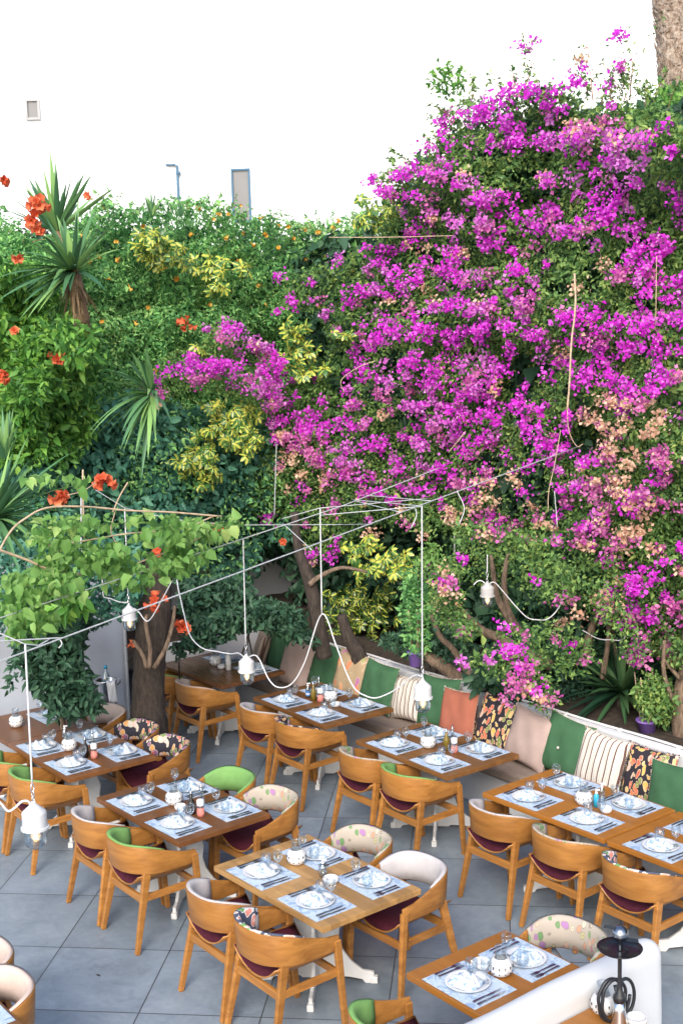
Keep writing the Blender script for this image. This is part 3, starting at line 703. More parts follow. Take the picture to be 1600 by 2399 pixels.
def m_fork():
    mb = MB(); mb.beam((0, -.10, .006), (0, .02, .006), .014, .005, .007, .004)
    mb.prism([(-.004, .02, .0045), (.004, .02, .0045), (.012, .045, .0045), (.012, .06, .0045), (-.012, .06, .0045), (-.012, .045, .0045)], (0, 0, 0), (0, 0, .002))
    for x in (-.010, -.0033, .0033, .010): mb.beam((x, .06, .0056), (x, .095, .008), .003, .002, .002, .0015)
    return mb.build('fork', 'steel')
SP = {}
def put(kind, maker, P, rz, label, cat_, group):
    if kind not in SP: o = SP[kind] = maker()
    else: o = SP[kind].copy(); COL.objects.link(o)
    o.location = tuple(float(c) for c in P); o.rotation_euler = (0, 0, rz); return tag(o, label, cat_, group)
def setting(tb, side, pos, seat, glasses=True, mat_only=False):
    """side -1: diner on the low-u side; pos: metres from corner F along v"""
    T = TB[tb]; F_ = T['c']-T['U']*T['a']/2-T['V']*T['b']/2
    if side < 0: c = F_+T['U']*.180+T['V']*pos; rz = T['t']-pi/2
    else: c = F_+T['U']*(T['a']-.180)+T['V']*pos; rz = T['t']+pi/2
    c = c+np.array([0, 0, .7502]); rz += random.uniform(-.03, .03)
    X = np.array([cos(rz), sin(rz), 0]); Y = np.array([-sin(rz), cos(rz), 0]); Zt = np.array([0, 0, 1.])
    def at(x, y, z=0.): return c+X*x+Y*y+Zt*z
    put('m', m_placemat, at(0, 0), rz, 'pale blue printed placemat '+seat, 'placemat', 'pale blue paper placemats')
    if mat_only: return
    j = lambda s=.004: random.uniform(-s, s)
    put('p', m_plate, at(-.01+j(), .0+j(), .0025), rz, 'round white plate '+seat, 'plate', 'white plates on the placemats')
    k = random.choice((0, 1, 2)); put('n%d' % k, lambda: m_napkin(k*2.3), at(-.01+j(), -.005+j(), .004), rz+random.uniform(-.25, .25), 'folded blue and white napkin '+seat, 'napkin', 'napkins folded on the plates')
    if glasses:
        put('w', m_wine, at(.065+j(.008), .075+j(.008), .019), rz, 'stemmed wine glass '+seat, 'glass', 'wine glasses on the plates')
        put('t', m_tumbler, at(-.075+j(.008), .085+j(.008), .018), rz, 'short water tumbler '+seat, 'glass', 'water tumblers on the plates')
    for x, nm in ((.158, 'inner'), (.192, 'outer')):
        put('k', m_knife, at(x, -.012+j(), .003), rz+j(.03), nm+' knife '+seat, 'knife', 'knives right of the plates')
    for x, nm in ((-.165, 'inner'), (-.196, 'outer')):
        put('f', m_fork, at(x, .02+j(), .003), rz+j(.03), nm+' fork '+seat, 'fork', 'forks left of the plates')
n1, n2 = .30, .895
for s in [('C', -1, n2, 'before the grey-lined chair, left corner of the pale oak table'), ('C', -1, n1, 'before the bright leaf-print chair of the pale oak table'),
 ('C', 1, n2, 'before the tan floral chair of the pale oak table'), ('C', 1, n1, 'before the grey-backed chair facing us'),
 ('B', -1, n2, 'before the grey-lined chair of the mid brown sauce-bottle table'), ('B', -1, n1, 'before the green-lined chair of the sauce-bottle table'),
 ('B', 1, n2, 'before the wholly visible green-backed chair'), ('B', 1, n1, 'before the tan floral chair of the sauce-bottle table'),
 ('A1', -1, n2, 'on the long left table before the edge-cut chair'), ('A1', -1, n1, 'on the long left table before its green-lined corner chair'),
 ('A1', 1, n2, 'before the middle dark floral chair of the long table'), ('A1', 1, n1, 'before the near-end dark floral chair of the long table'),
 ('A2', 1, .50, 'before the beige-lined chair nearest the white wall'),
 ('E', 1, n1, 'on the dark corner table facing the large taupe cushion'), ('E', 1, n2, 'on the dark corner table facing the tan striped cushion'),
 ('K', -1, n2, 'before the pale-lined chair of the tan floral cushion table'), ('K', -1, n1, 'before the dark floral lined bench-side chair'),
 ('K', 1, n2, 'facing the tan floral cushion'), ('K', 1, n1, 'facing the green cushion right of the tan floral one'),
 ('G', -1, n2, 'before the tan floral lined chair of the terracotta cushion table'), ('G', -1, n1, 'before the green-lined chair of the terracotta cushion table'),
 ('G', 1, n2, 'facing the terracotta cushion'), ('G', 1, n1, 'facing the red and orange leaf cushion beside the terracotta one'),
 ('H', -1, n2, 'before the grey-lined chair of the turquoise bottle table'), ('H', -1, n1, 'before the tan floral lined chair of the turquoise bottle table'),
 ('H', 1, n2, 'facing the green button cushion'), ('H', 1, n1, 'facing the leaf-print cushion at the turquoise bottle table'),
 ('I', -1, n2, 'on the edge-cut bench table before the leaf-print chair'), ('I', 1, n2, 'on the edge-cut bench table facing the last green cushion'),
 ('D', -1, .37, 'before the green-lined chair of the small table'), ('D', 1, .37, 'before the blue-grey seated floral chair')]:
    setting(*s)
setting('L', 1, .42, 'on the table at the lower left corner', mat_only=True)

# ------------------------------------------------------------------ things in the middle of the tables
def tp(tb, x, y):  # local: x from centre along u, y along v
    T = TB[tb]; return T['c']+T['U']*x+T['V']*y+np.array([0, 0, .7505])
def candle(P, label):
    r = empty('candle_lantern', P, 0, label, 'candle holder', 'white slotted candle lanterns on the tables'); r.scale = (1.25,)*3
    if 'candle' in SP:
        for ch in SP['candle'].children: c = ch.copy(); COL.objects.link(c); c.parent = r
        return
    SP['candle'] = r
    prof = [(0, 0), (.03, 0), (.048, .014), (.056, .040), (.050, .066), (.034, .084), (.030, .086), (.030, .082), (.046, .064), (.051, .040), (.043, .016), (0, .006)]
    mb = MB(); n = 40; V = []; F = []
    for a, (q, z) in enumerate(prof):
        for j in range(n):
            w = 1+(.035*cos(10*2*pi*j/n) if 1 < a < 6 else 0); V.append((q*w*cos(2*pi*j/n), q*w*sin(2*pi*j/n), z))
    for i in range(len(prof)-1):
        for j in range(n): F.append((i*n+j, i*n+(j+1) % n, (i+1)*n+(j+1) % n, (i+1)*n+j))
    mb.add(V, F, True); mb.build('ceramic_body', 'porcelain', r)
    mb = MB()
    for k in range(12):
        q = 2*pi*(k+.5)/12
        for zz, hh, rr in ((.024, .006, .0525), (.050, .013, .0545)):
            mb.box((rr*cos(q), rr*sin(q), zz), (.004, .0048, hh), rz=q)
    mb.build('slot_pattern', 'slot_dark', r)
    mb = MB(); mb.lathe([(.029, .078), (.026, .10), (.024, .125), (.028, .138), (.0265, .138), (.0225, .125), (.0245, .10), (.027, .078)], n=20); mb.build('glass_chimney', 'glass', r)
def ashtray(P, label, s=1.):
    mb = MB(); mb.lathe([(0, 0), (.028*s, 0), (.040*s, .008), (.045*s, .026), (.042*s, .040), (.038*s, .040), (.037*s, .014), (0, .010)], n=24)
    o = mb.build('small_bowl', 'porcelain'); o.location = tuple(P); tag(o, label, 'bowl', 'small white bowls on the tables')
def bottle(P, label, mat, h=.19, r=.029, neck=.011, cap='steel', liquid=None):
    root = empty('bottle', P, 0, label, 'bottle')
    mb = MB(); mb.lathe([(0, 0), (r, .001), (r, h*.42), (r*.95, h*.50), (neck, h*.68), (neck*.9, h*.86), (0, h*.86)], n=18); mb.build('glass_body', mat, root)
    mb = MB(); mb.lathe([(neck*1.1, h*.84), (neck*1.1, h*.9), (neck*.5, h*.93), (neck*.35, h*1.05), (0, h*1.05)], n=12); mb.build('spout', cap, root)
def salt(P, label):
    root = empty('salt_mill', P, 0, label, 'salt mill'); root.scale = (1.2,)*3
    mb = MB(); mb.lathe([(0, 0), (.024, .001), (.026, .02), (.022, .058), (0, .058)], n=18); mb.build('salt_filling', 'pink_salt', root)
    mb = MB(); mb.lathe([(.022, .056), (.0205, .075), (.0205, .078), (0, .078)], n=18); mb.build('glass_body', 'glass_thick', root)
    mb = MB(); mb.lathe([(.023, .074), (.023, .108), (.019, .112), (0, .112)], n=18); mb.build('cap', 'white_plastic', root)
def pump(P, label, mat='glass_thick', tall=.12, r=.026, lab=None):
    root = empty('pump_bottle', P, 0, label, 'bottle')
    mb = MB(); mb.lathe([(0, 0), (r, .001), (r, tall*.8), (r*.5, tall*.95), (.008, tall), (0, tall)], n=18); mb.build('body', mat, root)
    mb = MB(); mb.lathe([(.011, tall*.97), (.011, tall*1.08), (.004, tall*1.1), (.004, tall*1.2), (0, tall*1.2)], n=12); mb.box((.008, 0, tall*1.22), (.036, .012, .009)); mb.build('pump_head', 'white_plastic', root)
    if lab:
        mb = MB(); mb.lathe([(r*1.02, tall*.18), (r*1.02, tall*.6)], n=18); mb.build('label_band', lab, root)
        mb = MB(); mb.lathe([(r*1.035, tall*.3), (r*1.035, tall*.42)], n=18); mb.build('label_stripe', 'white_plastic', root)
def bypx(tb, x, y): P = at_z(x, y, .7505); return P
candle(bypx('C', 695, 2023), 'white slotted candle lantern on the pale oak table')
pump(bypx('C', 757, 2054), 'clear pump bottle on the pale oak table', 'glass_thick', .10, .027)
ashtray(bypx('C', 775, 2068), 'small white bowl on the pale oak table', 1.2)
candle(bypx('B', 409, 1884), 'white slotted candle lantern on the mid brown sauce-bottle table')
ashtray(bypx('B', 423, 1897), 'small white bowl between lantern and sauce bottle')
bottle(bypx('B', 450, 1906), 'black sauce bottle on the mid brown table', 'soy')
salt(bypx('B', 471, 1912), 'pink salt mill on the mid brown table')
bottle(bypx('B', 474, 1890), 'clear vinegar bottle behind the salt mill on the mid brown table', 'glass_thick', .19, .022)
candle(bypx('A1', 164, 1757), 'white slotted candle lantern by the long table sauce bottle')
bottle(bypx('A1', 202, 1774), 'black sauce bottle on the long left table', 'soy')
salt(bypx('A1', 222, 1776), 'pink salt mill on the long left table')
pump(bypx('A1', 154, 1737), 'white topped pump bottle behind the long table lantern', 'glass_thick', .12, .024)
bottle(bypx('A1', 219, 1758), 'clear vinegar bottle on the long left table', 'glass_thick', .19, .022)
candle(bypx('A2', 40, 1702), 'white slotted candle lantern close to the white wall')
candle(bypx('E', 506, 1558), 'white slotted candle lantern on the dark corner table')
ashtray(bypx('E', 519, 1566), 'small white bowl on the dark corner table')
pump(bypx('E', 536, 1569), 'tall frosted pump bottle on the dark corner table', 'white_plastic', .18, .030)
pump(bypx('K', 722, 1634), 'blue labelled sanitiser bottle on the tan floral cushion table', 'glass_thick', .12, .024, 'blue_label')
bottle(bypx('K', 735, 1640), 'olive oil bottle on the tan floral cushion table', 'oil')
bottle(bypx('K', 748, 1628), 'clear vinegar bottle on the tan floral cushion table', 'glass_thick', .19, .02)
salt(bypx('K', 751, 1643), 'pink salt mill on the tan floral cushion table')
candle(bypx('K', 775, 1642), 'white slotted candle lantern on the tan floral cushion table')
ashtray(bypx('K', 786, 1655), 'small white bowl on the tan floral cushion table')
candle(bypx('G', 1003, 1751), 'white slotted candle lantern on the terracotta cushion table')
bottle(bypx('G', 1046, 1756), 'olive oil bottle on the terracotta cushion table', 'oil')
bottle(bypx('G', 1060, 1750), 'clear vinegar bottle on the terracotta cushion table', 'glass_thick', .19, .02)
salt(bypx('G', 1064, 1763), 'pink salt mill on the terracotta cushion table')
candle(bypx('H', 1367, 1884), 'white slotted candle lantern beside the turquoise bottle')
pump(bypx('H', 1396, 1890), 'turquoise sanitiser bottle on the bench table', 'turquoise', .11, .022)
pump(bypx('H', 1409, 1878), 'clear bottle beside the turquoise one', 'glass_thick', .12, .022)
ashtray(bypx('H', 1419, 1903), 'small white bowl beside the turquoise bottle')
candle(bypx('D', 1173, 2283), 'white slotted candle lantern on the small table')
ashtray(bypx('D', 1128, 2266), 'small white bowl on the small table', 1.25)
candle(bypx('J', 1412, 2372), 'white slotted candle lantern behind the hookah')
ashtray(bypx('J', 1490, 2398), 'white bowl beside the hookah', 1.3)

# hookah
hk = empty('hookah', at_z(1450, 2409, .7505), .4, 'black hookah with coiled hose and charcoal tray on its table', 'hookah')
mb = MB(); mb.lathe([(0, 0), (.045, 0), (.047, .02), (.032, .10), (.030, .155), (0, .155)], n=24); mb.build('glass_base', 'chrome', hk)
mb = MB(); mb.lathe([(.031, .15), (.036, .165), (.034, .185), (.018, .21), (.013, .25), (.011, .30), (.011, .42), (.013, .43), (0, .43)], n=20); mb.build('stem', 'black_gloss', hk)
mb = MB(); mb.lathe([(0, .432), (.03, .430), (.100, .438), (.116, .449), (.118, .453), (.100, .444), (.03, .436), (0, .437)], n=32); mb.build('tray', 'black_gloss', hk)
mb = MB(); mb.lathe([(.012, .44), (.016, .47), (.014, .485), (.034, .50), (.044, .52), (.044, .540), (.034, .560), (.018, .570), (0, .572)], n=24); mb.build('bowl', 'steel', hk)
mb = MB(); mb.beam((.03, 0, .545), (-.085, .015, .580), .020, .014, .014, .010); mb.beam((0, .0, .500), (.098, -.02, .472), .020, .014); mb.beam((0, 0, .46), (.03, -.03, .44), .01, .008); mb.build('tongs', 'black_gloss', hk)
hp = []
for i in range(90):
    q = 2*pi*i/40; s = i/90
    hp.append((-.02+.03*s+(.080+.003*sin(i))*cos(q+.6), .058-.03*s, .135+.118*sin(q+.6)))
hp += [(.05, .02, .05), (.09, .02, .02), (.12, .0, .0085)]
mb = MB(); mb.tube(hp[:78], .0095, 8); mb.build('hose', 'black_rubber', hk)
mb = MB(); P2 = [(.035, .06, .19), (.05, .07, .13), (.07, .075, .06), (.10, .08, .0)]
Q = []
for i in range(34):
    q = pi*.75-2*pi*.62*i/33; Q.append((.085+.062*cos(q), .075, .115+.105*sin(q)))
mb.tube(Q, .0095, 8); mb.tube([(.03, .083, .19), (.055, .085, .10), (.085, .085, -.0+.012)], .010, 8); mb.build('mouthpiece_hose', 'black_rubber', hk)

# ice bucket on its stand by the left wall
ibp = at_v(250, 1600, 11.78)*np.array([1, 1, 0])
ib = empty('ice_bucket', ibp, 0, 'steel ice bucket on a stand between climbing shrub and dark trunk', 'ice bucket')
for a in range(3):
    q = a*2*pi/3; mb = MB(); mb.tube([(.14*cos(q), .14*sin(q), 0), (.06*cos(q), .06*sin(q), .34), (.085*cos(q), .085*sin(q), .50)], .008, 8); mb.build('leg', 'steel', ib)
mb = MB(); mb.lathe([(0, .47), (.075, .47), (.082, .50), (.097, .70), (.104, .71), (.098, .712), (.09, .70), (.076, .51), (0, .49)], n=28); mb.build('bucket', 'chrome', ib)
for s in (-1, 1): mb = MB(); mb.tube([(s*.098, 0, .66), (s*.125, 0, .68), (s*.13, 0, .71), (s*.105, 0, .72)], .006, 8); mb.build('handle', 'steel', ib)
ib.scale = (1.15,)*3
mb = MB(); mb.lathe([(0, .50), (.035, .50), (.036, .74), (.014, .79), (.014, .82), (0, .82)], n=18); wb = empty('water_bottle', ibp, 0, 'clear water bottle with blue cap standing in the ice bucket', 'bottle'); wb.scale = (1.15,)*3; mb.build('body', 'glass_thick', wb)
mb = MB(); mb.lathe([(0, .815), (.016, .815), (.016, .84), (0, .84)], n=14); mb.build('cap', 'turquoise', wb)
mb = MB(); V = []; F = []
for j in range(12):
    for i in range(7):
        x = .02+i*.013; t = j/11; z = .72-max(0, t-.2)*.24; y = -.085-.035*min(1, t*4)+.004*sin(i*2+j); V.append((x+.02*t, y, z+.004*sin(i*1.7)))
for j in range(11):
    for i in range(6): a = j*7+i; F.append((a, a+1, a+8, a+7))
mb.add(V, F, True); o = mb.build('towel', 'porcelain'); o.location = tuple(ibp); o.scale = (1.15,)*3; s = o.modifiers.new('s', 'SOLIDIFY'); s.thickness = .004
tag(o, 'white folded towel hanging over the ice bucket rim', 'towel')
mb = MB(); a0 = at_v(291, 1440, 11.98); mb.tube([(a0[0], a0[1], z) for z in (0, .5, 1, 1.5, 2.1)], .013, 10); o = mb.build('drainpipe', 'wire_grey'); tag(o, 'white pipe running down the wall beside the dark trunk', 'pipe')

lf = at_z(231, 2285, .004); mb = MB(); mb.prism([(-.022, 0, 0), (-.008, .008, .003), (.012, .007, .001), (.024, -.003, .004), (.006, -.007, .001), (-.012, -.006, .002)], (0, 0, 0), (0, 0, .0012)); o = mb.build('fallen_leaf', 'bark'); o.location = tuple(lf); o.rotation_euler = (0, 0, -.6); tag(o, 'tiny dark fallen leaf lying on the floor tiles', 'leaf')

sp = empty('garden_spotlight', at_y(418, 1515, 12.9), .8, 'small dark garden spotlight in the corner planting left of the short wall', 'spotlight')
mb = MB(); mb.tube([(0, 0, -.35), (0, 0, .0)], .008, 6); mb.build('spike', 'black_gloss', sp)
mb = MB(); mb.tube([(-.05, 0, .03), (.06, .02, -.01)], [.030, .036], 14); mb.build('housing', 'black_gloss', sp)
# ------------------------------------------------------------------ lamps, cords and wires
S = 1/.98     # the picture was measured at .98 of its size
def proj(P):
    d = P-CAM; z = d@FWD; return 800+FPX*(d@R2)/z, 1199.5-FPX*(d@U2)/z
def extend(A, B, px):
    lo, hi = (1., 4.) if px > proj(B)[0] else (-2., 0.)
    for _ in range(50):
        m = (lo+hi)/2
        if proj(A+(B-A)*m)[0] < px: lo = m
        else: hi = m
    return A+(B-A)*lo
def strand(name, pts, r, mat, label, cat_, sag=0., n=8, group=None):
    P = [np.array(p, float) for p in pts]; Q = []
    if sag is None:   # smooth curve through the points
        from mathutils import geometry
        Q = []
        ext = [2*P[0]-P[1]]+P+[2*P[-1]-P[-2]]
        for i in range(1, len(ext)-2):
            a, b, c, d = ext[i-1:i+3]
            for t in np.linspace(0, 1, 9)[:-1]:
                Q.append(.5*((2*b)+(-a+c)*t+(2*a-5*b+4*c-d)*t*t+(-a+3*b-3*c+d)*t**3))
        Q.append(P[-1])
    else:
        for a, b in zip(P[:-1], P[1:]):
            for t in np.linspace(0, 1, 13)[:-1]: Q.append(a*(1-t)+b*t-np.array([0, 0, sag*4*t*(1-t)]))
        Q.append(P[-1])
    mb = MB(); mb.tube(Q, r, n); o = mb.build(name, mat); return tag(o, label, cat_, group)
def lamp(P, label, enamel='lamp_enamel', s=1.):
    r = empty('pendant_lamp', P, random.random(), label, 'lamp', 'lit marine pendant lamps hanging over the tables')
    r.scale = (s, s, s)
    mb = MB(); [mb.lathe(q, n=32) for q in ([(0, 0), (.010, 0), (.013, -.012)], [(.013, -.012), (.055, -.050)], [(.055, -.050), (.059, -.056), (.059, -.060)], [(.059, -.060), (.059, -.124)], [(.059, -.124), (.067, -.126)], [(.067, -.126), (.067, -.136)], [(.067, -.136), (0, -.136)])]; mb.build('housing', enamel, r)
    mb = MB(); mb.lathe([(.053, -.134), (.053, -.192), (.049, -.214), (.032, -.230), (0, -.236)], n=28); mb.build('glass', 'glass_thick', r)
    mb = MB(); mb.lathe([(0, -.136), (.012, -.140), (.022, -.160), (.024, -.175), (.016, -.190), (0, -.196)], n=18); mb.build('bulb', 'bulb_glass', r)
    mb = MB(); mb.lathe([(0, -.155), (.010, -.162), (.010, -.184), (0, -.190)], n=10); mb.build('filament', 'filament', r)
    mb = MB()
    for k, (z, rr, rot) in enumerate(((.010, .011, 0), (.036, .013, 1), (.066, .016, 0))):
        pts = [(rr*.6*cos(q)*(1-rot), rr*.6*cos(q)*rot, z+rr*1.25*sin(q)) for q in np.linspace(0, 2*pi, 17)]; mb.tube(pts, .003, 6)
    mb.build('hook', 'chrome', r); return r
L1 = at_y(79, 1877, 5.8); L2 = at_y(577, 1533, 9.4); L3 = at_y(989.5, 1590, 8.3); L4 = at_y(302, 1415, 10.6); L5 = at_y(1141, 1362, 11.1); L6 = at_y(818, 1325, 12.2)
lamp(L1, 'large looking white pendant lamp at the lower left, nearest the camera')
lamp(L2, 'white pendant lamp hanging in front of the dark corner table')
lamp(L3, 'white pendant lamp hanging in front of the green cushion left of the terracotta')
lamp(L4, 'white pendant lamp under the leafy vine near the white wall')
lamp(L5, 'grey pendant lamp glowing orange among the bougainvillea branches', 'lamp_grey')
def cord(x, y, Y, L, label):
    T_ = at_y(x, y, Y); B = L+np.array([0, 0, .085])
    T_[2] += 0
    return strand('hanging_cord', [T_, B], .0048, 'cord_white', label, 'cord', 0., group='white cords carrying the pendant lamps'), T_
A1_ = at_y(60, 1508, 5.8)
cord(60, 1508, 5.8, L1, 'white cord of the lamp at the lower left'); cord(570, 1264, 9.4, L2, 'white cord of the lamp in front of the corner table')
cord(988, 1184, 8.3, L3, 'white cord of the lamp before the cushions'); cord(293, 1192, 10.6, L4, 'white cord of the lamp under the leafy vine')
cord(1141, 1300, 11.1, L5, 'short cord of the grey lamp in the branches')
hook = at_y(754, 1440, 9.0); strand('hanging_cord', [at_y(750, 1192, 9.0), hook], .0048, 'cord_white', 'white cord ending in a fork that holds the drooping cable', 'cord', 0., group='white cords carrying the pendant lamps')
hook2 = at_y(409, 1352, 10.2); strand('hanging_cord', [at_y(403, 1216, 10.4), hook2], .005, 'cord_white', 'white cord dropping behind the vine leaves to the cable peak', 'cord', 0., group='white cords carrying the pendant lamps')
strand('hanging_cord', [at_y(191, 1140, 9.8), at_y(191, 1285, 9.8), at_y(195, 1297, 9.8)], .005, 'cord_white', 'loose white cord end hanging above the leafy vine', 'cord', 0., group='white cords carrying the pendant lamps')
def reg1(x, y): return (x*.5102, 1150+y*.5102)
def reg2(x, y): return (800+x*.5102, 1150+y*.5102)
def b2(x, y): return (800+x*.287, 1450+y*.287)
def cable(pts, Y0, Y1, label, r=.0050, ends=(None, None)):
    k = len(pts); P = [at_y(x, y, Y0+(Y1-Y0)*i/(k-1)) for i, (x, y) in enumerate(pts)]
    if ends[0] is not None: P[0] = ends[0]
    if ends[1] is not None: P[-1] = ends[1]
    strand('power_cable', P, r, 'cord_white', label, 'cable', None, group='white power cables drooping between the lamps')
cable([(-12, 1870), (3, 1882), (20, 1900), (35, 1893), (52, 1878), (66, 1877), (74, 1886)], 5.75, 5.8, 'white cable looping into the lamp at the lower left', .0058)
cable([reg1(468, 375), reg1(474, 440), reg1(478, 485), reg1(510, 495), reg1(550, 510), reg1(590, 513)], 10.4, 10.6, 'white cable reaching the vine lamp from the left')
cable([reg1(618, 540), reg1(640, 558), reg1(683, 597), reg1(745, 500), reg1(803, 400), reg1(822, 460), reg1(845, 560), reg1(875, 665), reg1(930, 722), reg1(1000, 738), reg1(1060, 748), reg1(1095, 745), reg1(1120, 762)], 10.6, 9.4, 'white cable running from the vine lamp over a peak to the corner table lamp')
cable([reg1(1145, 762), reg1(1172, 755), reg1(1195, 780), reg1(1235, 865), reg1(1278, 902), reg1(1340, 885), reg1(1400, 785), reg1(1478, 566), reg1(1540, 700), b2(40, 440), b2(110, 570), b2(190, 625), b2(280, 645), b2(390, 605), b2(480, 550), b2(560, 480), b2(620, 458), b2(662, 478)], 9.4, 8.3, 'white cable swinging in two bows to the lamp before the cushions')
cable([reg2(606, 432), reg2(622, 416), reg2(642, 413), reg2(662, 428)], 11.1, 11.1, 'short white cable left of the grey lamp')
cable([reg2(674, 428), reg2(700, 420), reg2(735, 455), reg2(790, 520), reg2(850, 580), reg2(900, 592), reg2(945, 588), reg2(990, 545), reg2(1015, 480), reg2(1008, 375)], 11.1, 11.3, 'white cable bow between the grey lamp and the blossoms')
cable([reg2(1105, 640), reg2(1175, 678), reg2(1230, 684), reg2(1290, 682), reg2(1318, 630)], 11.6, 11.6, 'white cable across the cream wall at the right')
def wire(pts, label, r=.005, mat='wire_grey', sag=0.): strand('wire', pts, r, mat, label, 'wire', sag, group='taut wires strung over the patio')
A, B = at_y(60, 1527, 5.8), at_y(989, 1182, 8.3)
wire([extend(A, B, -40), extend(A, B, 700), extend(A, B, 1352)], 'thick grey wire crossing the picture below the vine', .0042)
A, B = at_y(0, 1448, 8.0), at_y(570, 1262, 9.4); wire([extend(A, B, -60), B, at_y(800, 1186, 9.9), at_y(1030, 1096, 10.6)], 'upper grey wire running through the vine leaves', .0042)
wire([at_y(225, 1148, 10.6), at_y(293, 1190, 10.6), at_y(403, 1216, 10.6), at_y(540, 1230, 10.4), at_y(800, 1229, 10.2), at_y(870, 1228, 9.0)], 'thin wire behind the vine leaves', .003)
wire([at_y(-20, 1475, 5.7), at_y(60, 1509, 5.8)], 'thin wire tied to the lower left cord', .003, 'cord_white'); wire([at_y(-20, 1503, 5.7), at_y(148, 1494, 6.05)], 'thin wire knotted to the thick one', .003, 'cord_white')
wire([at_y(60, 1509, 5.8), at_y(92, 1512, 5.9), at_y(118, 1497, 6.)], 'short tie wire at the lower left knot', .003, 'cord_white')
def bF(x, y): return (500+x*.3189, 1050+y*.3189)
for (p, q, Y0, Y1, l) in ((bF(500, 520), bF(780, 440), 9.6, 9.2, 'thin white line left of the forked cord'), (bF(780, 440), bF(1568, 370), 9., 9.8, 'thin white line above the crossing wires'),
    (bF(510, 552), bF(720, 745), 9.4, 8.6, 'thin slanting line below the wire knot'), (bF(1020, 378), bF(1530, 425), 10.2, 8.3, 'thin line from the knot to the cushion lamp cord'),
    (bF(1110, 345), bF(1600, 388), 10.3, 8.5, 'uppermost thin line near the blossoms'), (bF(790, 492), bF(1520, 428), 9.0, 8.3, 'thin line between forked cord and cushion lamp cord'), (bF(1030, 385), bF(1370, 470), 10.1, 8.1, 'thin line meeting the thick wire')):
    wire([at_y(*p, Y0), at_y(*q, Y1)], l, .0028, 'cord_white')
strand('cord_end', [at_y(*bF(1480, 430), 8.25), at_y(*bF(1490, 500), 8.25), at_y(*bF(1450, 588), 8.25)], .003, 'cord_white', 'loose cord end curling by the cushion lamp cord', 'cord', None)
strand('cord_end', [at_y(1070, 1150, 8.6), at_y(1087, 1190, 8.6), at_y(1076, 1228, 8.6)], .003, 'cord_white', 'loose pale tie end hanging before the blossoms', 'cord', None)
strand('cord_end', [at_y(141, 1497, 6.1), at_y(146, 1508, 6.1), at_y(139, 1518, 6.1)], .003, 'cord_white', 'tiny loose end at the lower left knot', 'cord', None)

# ------------------------------------------------------------------ foliage sampling
_ph = rng.uniform(0, 6.28, (24, 3))
def bulge(P, f):
    """smooth noise of a 3D position, about -1..1"""
    r = np.zeros(len(P))
    for i in range(12):
        a, b, c = _ph[i], _ph[(i+5) % 24], _ph[(i+11) % 24]
        k = np.array([cos(a[0])*sin(b[1]), sin(a[0])*sin(b[1]), cos(b[1])])*f*(.6+.8*(i/11))
        r += np.sin(P@k+c[2])
    return r/3.2
def inpoly(x, y, poly):
    ins = np.zeros(len(x), bool); k = len(poly)
    for i in range(k):
        x0, y0 = poly[i]; x1, y1 = poly[(i+1) % k]
        c = ((y0 > y) != (y1 > y)) & (x < (x1-x0)*(y-y0)/((y1-y0) or 1e-9)+x0); ins ^= c
    return ins
def sample_poly(poly, n, soft=5.):
    p = np.array(poly, float); lo, hi = p.min(0), p.max(0); X = []; c = 0
    while c < n:
        q = rng.uniform(lo, hi, (n*2, 2)); q = q[inpoly(q[:, 0], q[:, 1], poly)]; X.append(q); c += len(q)
    X = np.concatenate(X)[:n]+rng.normal(size=(n, 2))*soft
    return X[:, 0]*S, X[:, 1]*S
def sample_ell(cx, cy, rx, ry, n):
    r = np.sqrt(rng.random(n))*rng.normal(.95, .08, n); q = rng.uniform(0, 2*pi, n)
    return (cx+rx*r*np.cos(q))*S, (cy+ry*r*np.sin(q))*S
U_FRONT, V_FRONT = 9.35, 13.6
def on_hedge(x, y, u0=None, v0=None, amp=.22, f=3.0, back=0.):
    d = rays(x, y); u0 = U_FRONT if u0 is None else u0; v0 = V_FRONT if v0 is None else v0
    tu = u0/np.maximum(d@UU, 1e-3); dv = d@VV; tv = np.where(dv > .05, v0/np.maximum(dv, .05), 1e3)
    t = -np.log(np.exp(-tu*3)+np.exp(-tv*3))/3
    P = CAM+d*t[:, None]; b = bulge(P, f)*amp+bulge(P+7, f*2.6)*amp*.35+bulge(P-4, f*6.5)*min(amp, .2)*.38
    w = 1/(1+np.exp((tu-tv)*3))[:, None]     # 1 where the right-hand side faces us
    out = norm(-UU*w-VV*(1-w))
    t2 = t-b+back
    return CAM+d*t2[:, None], out, b
def leaf_dirs(out, k, wild=.75, up=.35, droop=.6):
    n = norm(out*.8+np.array([0, 0, up])+rnd3(k)*wild); d = norm(rnd3(k)+np.array([0, 0, -droop])+out*.4); return n, d
def leafmass(poly, n, size, u0=None, v0=None, amp=.22, f=3., depth=.16, wild=.75, soft=5., back=0., asp=.5, kind='kite', keep=None):
    x, y = sample_poly(poly, n, soft); P, out, b = on_hedge(x, y, u0, v0, amp, f, back)
    hole = bulge(P+3, f*1.7)
    t = rng.exponential(depth, n)+np.where(hole < -.75, .45*(-.75-hole), 0)
    P = P+norm(P-CAM)*t[:, None]
    if keep is not None: m = keep(P, hole); P, out = P[m], out[m]; n = len(P)
    nn, d = leaf_dirs(out, n, wild)
    L = size*rng.lognormal(0, .28, n); W = L*asp*rng.uniform(.8, 1.2, n)
    return (kites if kind == 'kite' else ovals)(P, nn, d, L, W)
